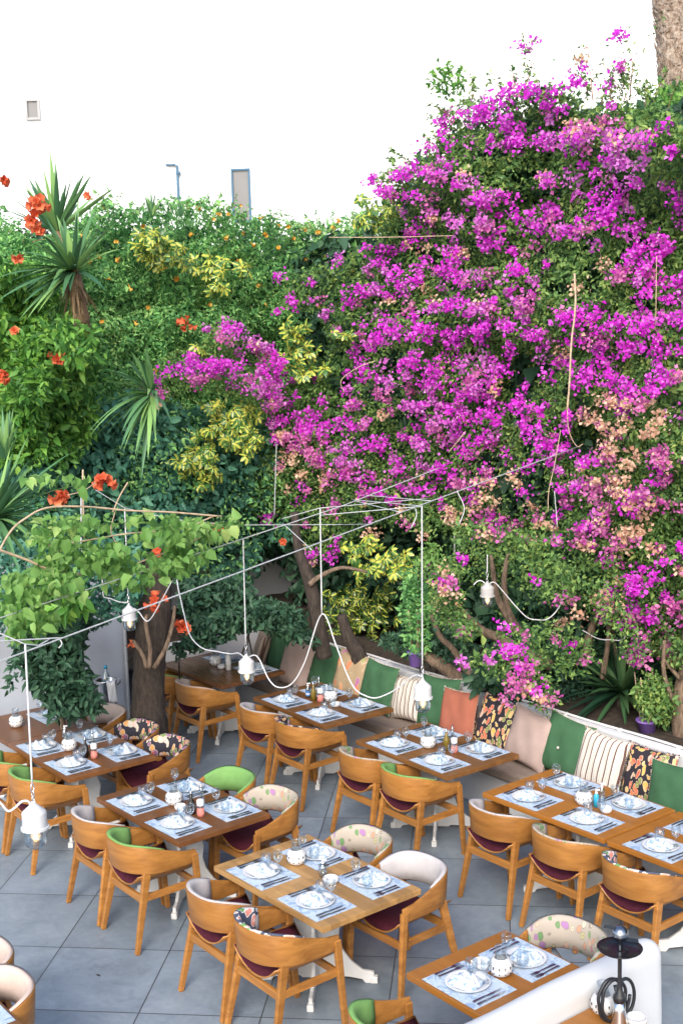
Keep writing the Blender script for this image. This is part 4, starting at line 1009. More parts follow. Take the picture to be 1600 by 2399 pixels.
def near_leaf(poly, n, Y, size, soft=6, jit=.12, asp=.5, wild=.8, kind='kite'):
    x, y = sample_poly(poly, n, soft); d = rays(x, y); P = CAM+d*(Y/d[:, 1])[:, None]; P = P+norm(P-CAM)*(rng.normal(size=n)*jit)[:, None]
    nn, dd = leaf_dirs(norm(CAM-P), n, wild); L = size*rng.lognormal(0, .25, n)
    return (kites if kind == 'kite' else ovals)(P, nn, dd, L, L*asp)
def sprays(starts, mat_leaf, parent, L=.5, size=.045, out=(0, 0, 1), spread=.5, per=26, droop=.35, stemr=.004):
    """thin arching shoots with leaves along them"""
    lv = []; mb = MB()
    for P in starts:
        dr = norm(np.array(out)+np.random.RandomState(int(abs(P[0]*1e4)) % 9999).normal(size=3)*spread); l = L*random.uniform(.5, 1.3); pts = []
        for t in np.linspace(0, 1, 8): pts.append(P+dr*l*t-np.array([0, 0, droop*l*t*t]))
        pts = np.array(pts); mb.tube(pts, [stemr*(1-.7*i/7) for i in range(8)], 4)
        k = int(per*random.uniform(.6, 1.3)); ti = rng.random(k)*7; i0 = ti.astype(int).clip(0, 6); fr = (ti-i0)[:, None]
        Q = pts[i0]*(1-fr)+pts[i0+1]*fr; n = norm(rnd3(k)*.6+np.array([0, 0, .7])); d = norm(rnd3(k)+dr*.6)
        LL = size*rng.lognormal(0, .25, k); lv.append(kites(Q+rnd3(k)*.008, n, d, LL, LL*.55))
    return lv, mb

# ------------------------------------------------------------------ hedge of trumpet vine (back left)
HEDGE = [(-20, 470), (30, 520), (90, 560), (180, 505), (215, 475), (250, 452), (270, 480), (330, 480), (370, 470), (400, 458), (440, 462), (470, 455), (500, 465), (540, 478), (570, 500), (620, 492), (640, 510), (700, 510), (760, 512), (800, 500), (840, 480), (880, 560), (900, 800), (860, 900), (640, 1010), (330, 1010), (200, 960), (-20, 960)]
hv = empty('trumpet_vine', uv(5.5, 13.9, 0), 0, 'tall green vine hedge dotted with yellow flowers against the white building', 'hedge')
parts = [leafmass(HEDGE, 50000, .052, v0=13.5, u0=9.9, amp=.26, depth=.075, asp=.42), leafmass(HEDGE, 9000, .07, v0=13.8, u0=10.2, amp=.2, depth=.2)]
starts = []
top = [(230, 470), (250, 460), (300, 480), (380, 470), (410, 462), (440, 470), (470, 460), (510, 470), (560, 498), (600, 495), (620, 490), (650, 512), (690, 512), (720, 512), (760, 515), (800, 500), (30, 520), (0, 475), (60, 545)]
for x, y in top:
    P, o_, _ = on_hedge(np.array([(x+random.uniform(-12, 12))*S]), np.array([(y+12)*S]), 9.9, 13.5, .2); starts += [P[0], P[0]+.1*UU]
lv, stems = sprays(starts, None, None, .30, .042, per=22)
parts.append(leafmass([(-420, 500), (-15, 480), (-15, 1000), (-420, 1200)], 15000, .055, v0=13.5, u0=9.9, amp=.26, depth=.1, asp=.42))
V, F, _ = cat(parts+lv); o = npmesh('foliage', V, F, 'leaf_vine'); o.parent = hv; o.matrix_parent_inverse = Matrix.Translation(-hv.location)
def under(root, o): o.parent = root; o.matrix_parent_inverse = Matrix.Translation(-root.location); return o
tag(under(hv, stems.build('shoots', 'twig')), kind='stuff')
def flower_cluster(c, r, n, mat, parent, name='flower_cluster', size=.045, out=None):
    """trumpet flowers: five-lobed funnels facing outwards from the cluster centre"""
    Vs = []; Fs = []; k0 = 0; out = norm(CAM-c) if out is None else out
    for i in range(n):
        a = norm(out*.7+np.random.RandomState(int(abs(c[0]*1e3)+i*17) % 99999).normal(size=3)*.75); p = c+a*r*random.uniform(.5, 1)
        s1 = norm(np.cross(a, [.3, .2, .9])); s2 = np.cross(a, s1); sz = size*random.uniform(.8, 1.2)
        ring = []
        for q in range(10):
            t = 2*pi*q/10; rr = sz*(.60 if q % 2 == 0 else .40); ring.append(p+(s1*cos(t)+s2*sin(t))*rr+a*(sz*.1 if q % 2 == 0 else sz*.16))
        mid = [p+(s1*cos(2*pi*q/10)+s2*sin(2*pi*q/10))*sz*.16-a*sz*.25 for q in range(10)]
        base = p-a*sz*1.5
        Vs += ring+mid+[base]
        for q in range(10):
            q2 = (q+1) % 10; Fs.append((k0+q, k0+q2, k0+10+q2)); Fs.append((k0+q, k0+10+q2, k0+10+q)); Fs.append((k0+10+q, k0+10+q2, k0+20))
        k0 += 21
    o = npmesh(name, np.array(Vs), np.array(Fs), mat); return under(parent, o)
YEL = [(490, 505), (552, 470), (600, 500), (640, 517), (747, 585), (765, 522), (611, 700), (341, 706), (299, 661), (236, 738), (226, 590), (160, 580), (430, 862), (312, 742), (272, 596), (662, 520), (700, 526), (731, 532), (776, 507), (405, 640), (357, 852), (820, 632), (806, 622), (582, 562), (455, 478), (502, 492), (526, 492), (672, 548), (205, 600), (190, 545), (250, 640), (520, 545), (560, 535), (610, 540), (440, 540), (380, 615), (735, 706), (702, 598), (640, 570), (545, 600), (480, 700), (595, 655), (660, 640), (268, 555), (330, 520)]
for x, y in YEL:
    P, o_, _ = on_hedge(np.array([x*S]), np.array([y*S]), 9.9, 13.5, .26); flower_cluster(P[0]-norm(P[0]-CAM)*.06, .022, random.choice((1, 2, 2, 3)), 'petal_yellow', hv, 'flower', .05)
RED = [(88, 470, .11, 11), (75, 505, .10, 10), (92, 525, .07, 6), (133, 822, .11, 9), (4, 865, .09, 6), (430, 742, .11, 8), (35, 760, .03, 2), (45, 590, .05, 3), (4, 415, .06, 4), (205, 450, .06, 2), (650, 1245, .05, 3)]
for x, y, r, n in RED:
    P, o_, _ = on_hedge(np.array([x*S]), np.array([y*S]), 9.9, 12.2 if y > 800 else 13.2, .1); P = [at_y(x*S, y*S, 11.9)] if x < 100 and y < 800 else P; flower_cluster(P[0]-norm(P[0]-CAM)*.15, r, n, 'petal_red', hv, 'flower_cluster', .078)

# creeper filling the dark middle, with red trumpet flowers
MID = [(180, 930), (330, 900), (640, 1000), (700, 1180), (690, 1235), (600, 1250), (580, 1340), (380, 1330), (320, 1420), (240, 1440), (0, 1320), (-20, 1100), (-20, 930)]
cr = empty('creeper', uv(5.6, 13.3, 0), 0, 'dark blue-green creeper with orange-red trumpet flowers above the white wall', 'creeper')
parts = [leafmass(MID, 9000, .085, v0=13.2, u0=9.8, amp=.28, depth=.14, asp=.6, kind='oval')]
V, F, _ = cat(parts); under(cr, npmesh('foliage', V, F, 'leaf_blue'))
V, F = leafmass(MID, 4200, .055, v0=13.05, u0=9.7, amp=.34, f=4, depth=.05, asp=.45); under(cr, npmesh('light_foliage', V, F, 'leaf_vine'))
V, F = near_leaf([(-20, 1250), (300, 1240), (330, 1360), (300, 1400), (240, 1425), (180, 1400), (60, 1420), (-20, 1445)], 2400, 11.75, .075, 9, .16, .5); under(cr, npmesh('overhanging_foliage', V, F, 'leaf_blue'))
for x, y, Y, r, n in ((242, 1105, 11.0, .10, 12), (135, 1142, 10.6, .085, 8), (358, 1384, 11.4, .11, 10), (420, 1438, 11.8, .08, 8), (494, 1215, 11.0, .05, 4), (366, 1268, 11, .06, 4), (392, 1246, 11, .04, 3), (300, 1480, 11.8, .04, 2), (512, 1222, 11.2, .03, 2)):
    flower_cluster(at_y(x*S, y*S, Y), r, n, 'petal_red', cr, 'flower_cluster', .074)

# dark evergreen growth behind everything
BACK = [(-20, 540), (180, 520), (850, 530), (900, 440), (1050, 300), (1250, 240), (1380, 260), (1590, 240), (1590, 1640), (1500, 1600), (1330, 1500), (1050, 1440), (900, 1430), (720, 1400), (560, 1270), (300, 1320), (-20, 1320)]
bk = empty('evergreen_hedge', uv(9.5, 10, .6), 0, 'dense dark evergreen growth filling the gaps behind vines and blossoms', 'hedge')
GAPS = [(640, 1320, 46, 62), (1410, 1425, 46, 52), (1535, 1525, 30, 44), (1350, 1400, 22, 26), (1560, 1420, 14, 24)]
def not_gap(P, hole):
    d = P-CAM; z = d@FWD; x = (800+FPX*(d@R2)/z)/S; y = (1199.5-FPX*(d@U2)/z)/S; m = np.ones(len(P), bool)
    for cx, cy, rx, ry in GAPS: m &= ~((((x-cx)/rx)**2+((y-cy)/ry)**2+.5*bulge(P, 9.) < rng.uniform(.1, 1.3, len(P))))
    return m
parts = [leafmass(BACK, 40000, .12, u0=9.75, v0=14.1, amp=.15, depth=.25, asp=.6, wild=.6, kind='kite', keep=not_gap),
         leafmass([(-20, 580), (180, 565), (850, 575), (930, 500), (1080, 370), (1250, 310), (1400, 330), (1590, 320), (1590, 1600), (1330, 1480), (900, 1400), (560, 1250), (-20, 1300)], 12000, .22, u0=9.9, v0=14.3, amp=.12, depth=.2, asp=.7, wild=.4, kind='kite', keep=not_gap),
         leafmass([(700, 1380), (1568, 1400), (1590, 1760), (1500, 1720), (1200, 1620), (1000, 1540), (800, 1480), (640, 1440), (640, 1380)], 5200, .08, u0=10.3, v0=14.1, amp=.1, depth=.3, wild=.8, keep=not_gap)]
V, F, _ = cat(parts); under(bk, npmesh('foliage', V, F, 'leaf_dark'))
# the same growth going on beyond the right edge of the view
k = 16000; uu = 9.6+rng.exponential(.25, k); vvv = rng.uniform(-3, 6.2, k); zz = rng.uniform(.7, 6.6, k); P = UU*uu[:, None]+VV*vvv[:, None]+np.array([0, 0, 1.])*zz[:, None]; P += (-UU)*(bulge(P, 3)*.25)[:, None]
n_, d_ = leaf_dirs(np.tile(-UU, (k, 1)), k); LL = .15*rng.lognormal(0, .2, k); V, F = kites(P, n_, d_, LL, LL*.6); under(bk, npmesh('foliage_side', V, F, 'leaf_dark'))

# ------------------------------------------------------------------ the bougainvillea
BOUG = [(560, 1190), (600, 1040), (640, 900), (690, 860), (760, 800), (740, 720), (640, 700), (660, 640), (760, 600), (860, 560), (900, 480), (870, 440), (865, 400), (930, 378), (985, 345), (1010, 300), (1020, 255), (1075, 222), (1100, 232), (1150, 225), (1200, 205), (1260, 196), (1310, 200), (1335, 240), (1360, 250), (1400, 235), (1440, 240), (1480, 245), (1500, 230), (1590, 300), (1590, 1560), (1545, 1530), (1480, 1490), (1440, 1400), (1400, 1310), (1300, 1265), (1150, 1240), (1000, 1240), (960, 1215), (860, 1200), (760, 1280), (700, 1290), (690, 1180)]
bg = empty('bougainvillea', uv(9.4, 8.5, .7), 0, 'huge bougainvillea with magenta, pink and dried peach blossoms over the bench', 'bougainvillea')
DARK = [(960, 575, 26, 12), (1060, 660, 30, 12), (1250, 570, 20, 16), (1350, 560, 16, 22), (1280, 660, 30, 16), (1210, 690, 16, 22), (1420, 600, 34, 16), (1480, 800, 16, 22), (1300, 900, 14, 26), (960, 720, 40, 12), (1250, 840, 24, 16), (850, 790, 24, 24), (780, 870, 30, 20), (1130, 350, 40, 14), (1200, 400, 50, 16), (1260, 440, 40, 12), (1010, 600, 25, 25), (1200, 870, 28, 60), (1190, 940, 25, 50), (1215, 1000, 20, 60), (900, 830, 30, 40), (940, 960, 30, 30), (1130, 1080, 50, 60), (1220, 1100, 40, 60), (1270, 1150, 30, 50), (880, 900, 50, 25), (790, 890, 30, 30), (1230, 1370, 80, 66), (1100, 1400, 44, 50), (1330, 1450, 40, 40), (1020, 1240, 40, 30), (1480, 690, 30, 30), (1455, 560, 16, 40), (1360, 640, 25, 50), (1490, 560, 20, 40), (1330, 940, 15, 40), (1190, 1130, 60, 60)]
def not_dark(P, hole):
    d = P-CAM; z = d@FWD; x = (800+FPX*(d@R2)/z)/S; y = (1199.5-FPX*(d@U2)/z)/S; m = np.ones(len(P), bool)
    for cx, cy, rx, ry in DARK: m &= ~((((x-cx)/rx)**2+((y-cy)/ry)**2 < rng.uniform(.4, 1.3, len(P))) & (rng.random(len(P)) < .85))
    return m
parts = [leafmass(BOUG, 74000, .048, u0=9.25, v0=13.3, amp=.26, depth=.09, asp=.5, keep=not_dark)]
LOW = [(960, 1250), (1400, 1280), (1590, 1500), (1590, 1560), (1480, 1480), (1330, 1390), (1240, 1400), (1160, 1430), (1080, 1330)]
parts += [leafmass(LOW, 3600, .045, u0=8.95, v0=13., amp=.25, depth=.2, keep=not_dark)]
parts += [leafmass([(1585, 235), (1900, 260), (2350, 420), (2350, 1700), (1900, 1640), (1585, 1545)], 30000, .055, u0=9.25, v0=13.3, amp=.26, depth=.1)]
ELL = []
def E(kind, *a):
    for q in a: ELL.append((kind,)+q)
E('M', (1250, 213, 70, 20), (1300, 235, 30, 25), (1350, 192, 20, 16), (1165, 240, 50, 18), (1180, 275, 60, 18), (1110, 262, 28, 18), (1050, 290, 30, 18), (1240, 320, 60, 20), (1020, 340, 35, 18), (960, 400, 55, 17), (890, 408, 28, 14), (940, 440, 60, 20), (1170, 470, 50, 24), (1240, 490, 60, 24), (1300, 520, 60, 28), (1000, 560, 60, 18), (1090, 590, 55, 20), (1170, 560, 55, 20), (1420, 450, 38, 22), (1395, 515, 45, 34), (1430, 490, 22, 22), (1500, 520, 18, 13), (1500, 600, 34, 48), (1550, 580, 20, 58), (1520, 650, 40, 28), (1560, 700, 20, 30), (1435, 160, 10, 8), (1215, 105, 12, 10), (1405, 205, 14, 10))
E('M', (800, 600, 33, 13), (900, 610, 48, 18), (880, 570, 30, 11), (830, 680, 30, 18), (900, 660, 58, 22), (960, 640, 55, 22), (1020, 610, 40, 18), (1070, 640, 40, 18), (700, 690, 18, 14), (660, 720, 25, 9), (650, 630, 8, 14), (1230, 620, 48, 18), (1100, 700, 48, 26), (880, 740, 30, 18), (900, 780, 48, 26), (870, 850, 34, 28), (818, 900, 24, 14), (960, 760, 48, 26), (1020, 770, 38, 22), (1080, 770, 48, 26), (1140, 760, 45, 22), (1210, 750, 45, 22), (1000, 830, 48, 26), (1040, 860, 38, 36), (1180, 850, 38, 18), (1200, 800, 28, 16))
E('M', (1340, 740, 34, 20), (1400, 722, 30, 17), (1460, 740, 48, 20), (1520, 750, 38, 18), (1380, 790, 28, 18), (1430, 810, 46, 26), (1520, 800, 38, 22), (1550, 850, 20, 28), (1340, 842, 24, 14), (1400, 860, 46, 24), (1470, 880, 50, 25), (1540, 892, 30, 18), (960, 1000, 28, 22), (1090, 930, 38, 36), (1140, 900, 38, 28), (1150, 960, 28, 36), (1110, 1020, 48, 28), (1140, 1000, 28, 22), (1230, 892, 20, 18), (1240, 932, 34, 36), (1270, 990, 40, 38), (1300, 1020, 38, 26), (1260, 1060, 24, 28), (1395, 1045, 27, 21), (1335, 1105, 24, 16), (1235, 1135, 10, 14), (1290, 1080, 18, 13))
E('M', (670, 910, 38, 18), (740, 930, 34, 20), (700, 960, 48, 22), (760, 980, 58, 26), (820, 970, 38, 18), (880, 1010, 48, 26), (870, 1100, 38, 16), (900, 1130, 58, 24), (1010, 1122, 32, 18), (1045, 1110, 18, 12), (1060, 1070, 40, 22), (762, 1270, 22, 38), (590, 1185, 22, 8), (610, 1180, 20, 7), (1470, 1160, 30, 26), (1400, 1180, 24, 18), (1410, 1290, 18, 14), (1290, 1230, 16, 10), (1500, 1330, 44, 36), (1490, 1415, 38, 34), (1440, 1345, 26, 22), (1060, 1300, 20, 12))
E('L', (1300, 300, 50, 34), (1390, 330, 50, 34), (1440, 340, 38, 22), (1370, 300, 30, 25), (1050, 400, 48, 26), (1100, 440, 66, 24), (1120, 520, 76, 24), (1040, 500, 46, 24), (1130, 640, 46, 18), (1180, 700, 56, 26), (1020, 700, 38, 20), (950, 870, 38, 36), (1110, 840, 38, 28), (1000, 930, 48, 28), (1050, 960, 48, 36), (1010, 1000, 56, 32), (1330, 960, 18, 18), (640, 960, 22, 28), (820, 1040, 55, 32), (960, 1060, 46, 32), (1500, 330, 40, 26), (1460, 400, 50, 30), (1320, 420, 50, 26))
E('K', (700, 1010, 56, 28), (760, 1040, 56, 32), (800, 1100, 46, 28), (920, 900, 30, 30), (1540, 1060, 28, 36), (1510, 1120, 38, 36), (1150, 1190, 36, 26), (1360, 1212, 28, 18), (1250, 1240, 28, 14), (1540, 1400, 28, 38), (1520, 1478, 38, 36), (1500, 1515, 26, 18), (1420, 1400, 22, 26), (1010, 1320, 28, 20), (1180, 1200, 30, 30), (1300, 800, 14, 30), (1460, 640, 20, 40), (1120, 880, 40, 30), (860, 940, 40, 40), (1100, 1100, 40, 30), (930, 700, 50, 16), (1250, 700, 30, 30))
E('P', (690, 1062, 46, 32), (740, 1100, 46, 32), (700, 1130, 38, 22), (720, 1282, 18, 16), (1440, 912, 56, 26), (1500, 932, 46, 30), (1520, 980, 40, 30), (1430, 980, 46, 30), (1380, 960, 26, 36), (1450, 1040, 56, 36), (1400, 1110, 36, 36), (1460, 1120, 26, 50), (1430, 1200, 34, 46), (1462, 1232, 34, 26), (1520, 1180, 36, 26), (1130, 1130, 46, 36), (1080, 1180, 46, 36), (1350, 1360, 30, 30), (1320, 1420, 34, 26), (1030, 1362, 26, 36), (1040, 1400, 16, 26), (1340, 280, 30, 20), (1400, 600, 18, 10), (1350, 660, 20, 14), (1010, 690, 22, 14), (660, 1010, 22, 30), (1380, 1250, 25, 30), (880, 1210, 40, 20), (1500, 1240, 40, 30))  # dried tufts; the topmost one puts warm sunlight into pale bract colour
def bracts(kind, cx, cy, rx, ry, lift=.10, u0=9.25, v0=13.3, Y=None):
    area = pi*rx*ry/(265*.98)**2; nc = max(1, int(area/(.0085 if kind != 'P' else .0125)+.5)); out_ = {}
    x, y = sample_ell(cx, cy, rx, ry, nc)
    if Y is None: C, o_, b = on_hedge(x, y, u0, v0, .26)
    else:
        d = rays(x, y); C = CAM+d*(Y/d[:, 1])[:, None]+rnd3(nc)*.05; o_ = norm(CAM-C)
    rr_ = np.clip(1-((x/S-cx)/rx)**2-((y/S-cy)/ry)**2, 0, 1)*min(1., (rx+ry)/70)
    C = C+o_*(rng.uniform(.0, lift+.03, nc)+.24*rr_)[:, None]
    mixes = {'M': (.80, .06, .01, 0, .13), 'L': (.30, .20, .05, 0, .45), 'K': (.18, .52, .20, 0, .10), 'P': (.08, .34, .58, 0, 0)}[kind]
    for i in range(nc):
        k = int(rng.uniform(18, 40)); r = rng.uniform(.040, .078)
        P = C[i]+rnd3(k)*r*np.array([1, 1, .85])*.62; kd = rng.choice(5, p=mixes) if rng.random() < .6 else int(np.argmax(mixes))
        n = norm(rnd3(k)+o_[i]*.9+np.array([0, 0, .3])); d = norm(rnd3(k)); L = .036*rng.lognormal(0, .2, k)
        out_.setdefault(kd, []).append(kites(P, n, d, L, L*.92, .16))
        if kd != 2 and rng.random() < .8:
            m = 1+(rng.random() < .4); Q = C[i]+o_[i]*r*.8+rnd3(m)*r*.5; out_.setdefault(3, []).append(kites(Q, norm(o_[[i]*m]+rnd3(m)*.5), rnd3(m), np.full(m, .012), np.full(m, .012), 0))
    return out_
ACC = {0: [], 1: [], 2: [], 3: [], 4: []}
def addb(o):
    for k_, v_ in o.items(): ACC[k_] += v_
for q in ELL:
    if q[0] in 'ML':   # blossoms come in broken-up tufts
        addb(bracts(*q))
    else: addb(bracts(*q, lift=.05))
# the plant goes on beyond the right edge
for i in range(150): addb(bracts(random.choice('MMMLKP'), random.uniform(1590, 2330), random.uniform(300, 1350), random.uniform(16, 48), random.uniform(12, 30)))
# stray single tufts over the whole plant
x, y = sample_poly(BOUG, 260, 2)
for xx, yy in zip(x/S, y/S):
    low = yy > 1050; addb(bracts(random.choice('KKPM' if low else 'MMLK'), xx, yy, random.uniform(4, 11), random.uniform(4, 9), .04))
# sunlit sprays standing up against the sky
def shoot_starts(lst, u0=9.25, v0=13.3): 
    r = []
    for x, y in lst:
        P, o_, _ = on_hedge(np.array([x*S]), np.array([y*S]), u0, v0, .2); r.append(P[0])
    return r
tops = [(870, 420), (880, 400), (905, 385), (940, 378), (985, 350), (1000, 320), (1015, 290), (1025, 262), (1060, 235), (1085, 228), (1110, 230), (1150, 228), (1180, 215), (1210, 205), (1240, 200), (1290, 200), (1340, 235), (1350, 215), (1380, 240), (1400, 230), (1420, 225), (1440, 240), (1450, 225), (1480, 245), (1500, 235), (1530, 260)]
lv, stems = sprays(shoot_starts(tops), None, None, .36, .05, per=24)
lv2, stems2 = sprays(shoot_starts([(1215, 190), (1420, 200), (1440, 190), (1435, 170), (1350, 190)]), None, None, .55, .04, per=16, droop=.1)
for P, Q in (((1200, 215), (1216, 98)), ((1430, 235), (1438, 150)), ((1445, 230), (1432, 60)), ((1360, 230), (1325, 105)), ((1400, 240), (1395, 190))):
    a, b = shoot_starts([P, Q]); stems.tube([a, a*.5+b*.5+np.array([.05, 0, 0]), b], [.006, .004, .002], 4)
    k = 46; t = rng.beta(2.2, 1.2, k)[:, None]; lv2.append(kites(a*(1-t)+b*t+rnd3(k)*.05, norm(rnd3(k)), norm(rnd3(k)), np.full(k, .045), np.full(k, .022)))
for x, y in ((1216, 100), (1330, 130), (1436, 156), (1350, 190), (1430, 90), (1225, 112), (1350, 160)): addb(bracts('K' if random.random() < .5 else 'M', x, y, 9, 8, .02))
parts += lv+lv2
# the low hanging spray in front of the planting
SPR = [(1120, 1490), (1200, 1470), (1250, 1540), (1285, 1600), (1262, 1640), (1200, 1590), (1120, 1545), (1070, 1520)]
parts += [near_leaf(SPR, 900, 10.9, .045), near_leaf([(1000, 1290), (1060, 1290), (1060, 1400), (1050, 1440), (1000, 1430), (985, 1340)], 700, 11.4, .045), near_leaf([(1040, 1430), (1070, 1410), (1100, 1450), (1060, 1480)], 200, 11.2, .05), near_leaf([(1330, 1330), (1400, 1330), (1500, 1500), (1450, 1530), (1380, 1440)], 500, 11., .04)]
parts += [near_leaf([(1205, 1290), (1290, 1280), (1330, 1330), (1295, 1380), (1240, 1370), (1200, 1330)], 620, 11.3, .045, 9), near_leaf([(1140, 1440), (1250, 1430), (1350, 1450), (1370, 1520), (1300, 1560), (1220, 1500), (1150, 1480)], 800, 11.3, .045, 10), near_leaf([(1040, 1200), (1200, 1215), (1280, 1240), (1240, 1290), (1120, 1270), (1050, 1250)], 900, 11.4, .045, 9)]
for q in (('K', 1245, 1330, 22, 12), ('K', 1290, 1350, 14, 16), ('K', 1310, 1400, 10, 12), ('K', 1200, 1460, 14, 8), ('K', 1270, 1470, 18, 10), ('P', 1330, 1490, 14, 10), ('K', 1340, 1520, 10, 8), ('K', 1160, 1240, 14, 8), ('K', 1260, 1245, 20, 10), ('P', 1100, 1215, 16, 12)):
    addb(bracts(*q, lift=.02, Y=11.2))
for q in (('M', 1170, 1490, 28, 13), ('M', 1140, 1520, 26, 16), ('M', 1200, 1530, 36, 22), ('K', 1180, 1570, 36, 18), ('M', 1240, 1568, 30, 18), ('M', 1268, 1590, 18, 14), ('K', 1090, 1512, 18, 10), ('K', 1165, 1600, 14, 9), ('K', 1265, 1620, 6, 12), ('P', 1220, 1585, 8, 8), ('M', 1165, 1440, 12, 9)):
    addb(bracts(*q, lift=.02, Y=10.8))
for q in (('P', 1030, 1350, 20, 30), ('K', 1015, 1320, 20, 12), ('P', 1045, 1395, 12, 20), ('M', 1045, 1300, 14, 8), ('M', 1000, 1345, 8, 6), ('M', 1063, 1440, 6, 6), ('K', 1500, 1515, 24, 18), ('K', 1480, 1480, 20, 20), ('K', 1410, 1400, 14, 20)):
    addb(bracts(*q, lift=.02, Y=11.2))
# the arching branch over the left hedge
BR = [(330, 860), (370, 840), (400, 800), (470, 790), (480, 740), (520, 740), (560, 780), (620, 800), (640, 880), (640, 960), (580, 940), (500, 900), (420, 890), (360, 940), (330, 940)]
parts += [leafmass(BR, 2600, .045, v0=12.7, u0=9.3, amp=.1, depth=.1)]
for q in (('L', 490, 765, 28, 28), ('L', 520, 752, 26, 14), ('M', 420, 830, 34, 26), ('M', 470, 842, 40, 26), ('L', 550, 800, 32, 28), ('M', 592, 830, 38, 40), ('L', 560, 880, 48, 32), ('L', 604, 905, 28, 36), ('M', 352, 860, 18, 22), ('K', 345, 910, 17, 20), ('K', 430, 870, 26, 12), ('M', 610, 860, 24, 24), ('L', 510, 850, 30, 20)):
    addb(bracts(*q, lift=.16, v0=12.7, u0=9.3)); addb(bracts(*q, lift=.26, v0=12.65, u0=9.3))
V, F, _ = cat(parts); under(bg, npmesh('foliage', V, F, 'leaf_boug')); tag(under(bg, stems.build('shoots', 'twig')), kind='stuff'); tag(under(bg, stems2.build('upright_shoots', 'twig')), kind='stuff')
for k_, nm, mt in ((0, 'magenta_blossoms', 'bract_magenta'), (1, 'pink_blossoms', 'bract_pink'), (2, 'dried_blossoms', 'bract_peach'), (3, 'tiny_white_flowers', 'petal_white'), (4, 'lilac_blossoms', 'bract_lilac')):
    V, F, _ = cat(ACC[k_]); under(bg, npmesh(nm, V, F, mt))
def limb(pts, rs, mat='bark', parent=None, name='branch', n=9, wob=.12):
    P = [np.array(p) for p in pts]; ext = [2*P[0]-P[1]]+P+[2*P[-1]-P[-2]]; R_ = [rs[0]]+list(rs)+[rs[-1]]; Q = []; rr = []
    for i in range(1, len(ext)-2):
        a, b, c, d = ext[i-1:i+3]
        for t in np.linspace(0, 1, 7)[:-1]:
            Q.append(.5*((2*b)+(-a+c)*t+(2*a-5*b+4*c-d)*t*t+(-a+3*b-3*c+d)*t**3)); rr.append(R_[i]*(1-t)+R_[i+1]*t)
    Q.append(P[-1]); rr.append(rs[-1]); mb = MB(); mb.tube(Q, rr, n, wob=wob); o = mb.build(name, mat)
    return under(parent, o) if parent is not None else o
def pp(l, Y): return [at_y(x, y, Y+(q[0] if q else 0)) for x, y, *q in l]
for pts, rs, Y in (([(1120, 1640), (1075, 1590), (1030, 1555), (995, 1530), (985, 1470), (980, 1400)], [.075, .075, .065, .055, .04, .03], 12.3),
    ([(1115, 1590), (1085, 1560), (1060, 1520), (1030, 1490), (1010, 1440)], [.04, .035, .03, .028, .02], 12.1), ([(1290, 1560), (1180, 1500), (1130, 1478), (1100, 1450), (1060, 1420)], [.06, .05, .045, .035, .025], 12.3),
    ([(1210, 1480), (1175, 1420), (1160, 1380), (1150, 1300)], [.04, .035, .03, .02], 12.2), ([(1225, 1490), (1195, 1440), (1180, 1370), (1190, 1290)], [.035, .03, .028, .02], 12.4),
    ([(1370, 1560), (1380, 1490), (1400, 1430), (1400, 1370)], [.05, .04, .035, .03], 12.3), ([(1410, 1590), (1425, 1490), (1420, 1400)], [.03, .025, .02], 12.), ([(1450, 1580), (1430, 1460), (1425, 1370)], [.025, .02, .02], 12.1)):
    limb(pp([(x, y) for x, y in pts], Y), rs, 'bark_pale', bg, 'stem')
for pts, Y in (([(1345, 640), (1347, 720), (1338, 800), (1333, 900), (1328, 960)], 10.6), ([(1328, 960), (1332, 1010), (1350, 1045), (1365, 1040)], 10.5), ([(1312, 1010), (1300, 1080), (1285, 1150), (1283, 1200)], 10.5),
    ([(770, 556), (860, 556), (950, 555), (1060, 552)], 11.6), ([(805, 920), (800, 890), (840, 860), (880, 845)], 11.6), ([(1050, 1060), (1075, 1030), (1090, 1010)], 11), ([(1537, 600), (1535, 760)], 10)):
    limb(pp(pts, Y), [.009 if Y > 10.55 and Y < 10.7 else .0035]*len(pts), 'dry_stem', bg, 'bare_shoot', 5)
strand('hanging_cord', [at_y(1298, 1150, 10.6), at_y(1305, 1235, 10.6)], .003, 'cord_white', 'thin pale cord in the dark hollow of the bougainvillea', 'cord', 0.)
strand('hanging_cord', [at_y(648, 1040, 11.5), at_y(646, 1100, 11.5), at_y(643, 1208, 11.5)], .004, 'wire_grey', 'grey cord hanging left of the peach blossoms', 'cord', 0.)

# ------------------------------------------------------------------ citrus shrub on the left
CIT = [(-20, 615), (40, 600), (100, 625), (140, 660), (150, 700), (190, 740), (225, 780), (215, 830), (200, 880), (225, 940), (205, 1000), (150, 1060), (90, 1040), (40, 1070), (-20, 1050)]
ct = empty('citrus_tree', at_y(60, 1500, 11.5)*np.array([1, 1, 0]), 0, 'bushy light green citrus tree at the left edge', 'tree')
V, F, _ = cat([leafmass(CIT, 7500, .085, v0=12.6, u0=9.4, amp=.34, f=4.5, depth=.2, asp=.42, kind='oval', wild=.85, soft=12), leafmass(CIT, 2500, .09, v0=12.8, u0=9.4, amp=.2, depth=.2, kind='oval')])
under(ct, npmesh('crown', V, F, 'leaf_citrus')); V, F, _ = cat([near_leaf([(120, 735), (215, 750), (235, 810), (150, 830)], 330, 12.05, .08, 8, .12, .42, .8, 'oval')]); under(ct, npmesh('side_foliage', V, F, 'leaf_citrus')); limb([at_y(70, 1720, 13.3), at_y(60, 1560, 13.3), at_y(62, 1430, 13.3)], [.07, .06, .05], 'bark', ct, 'trunk')

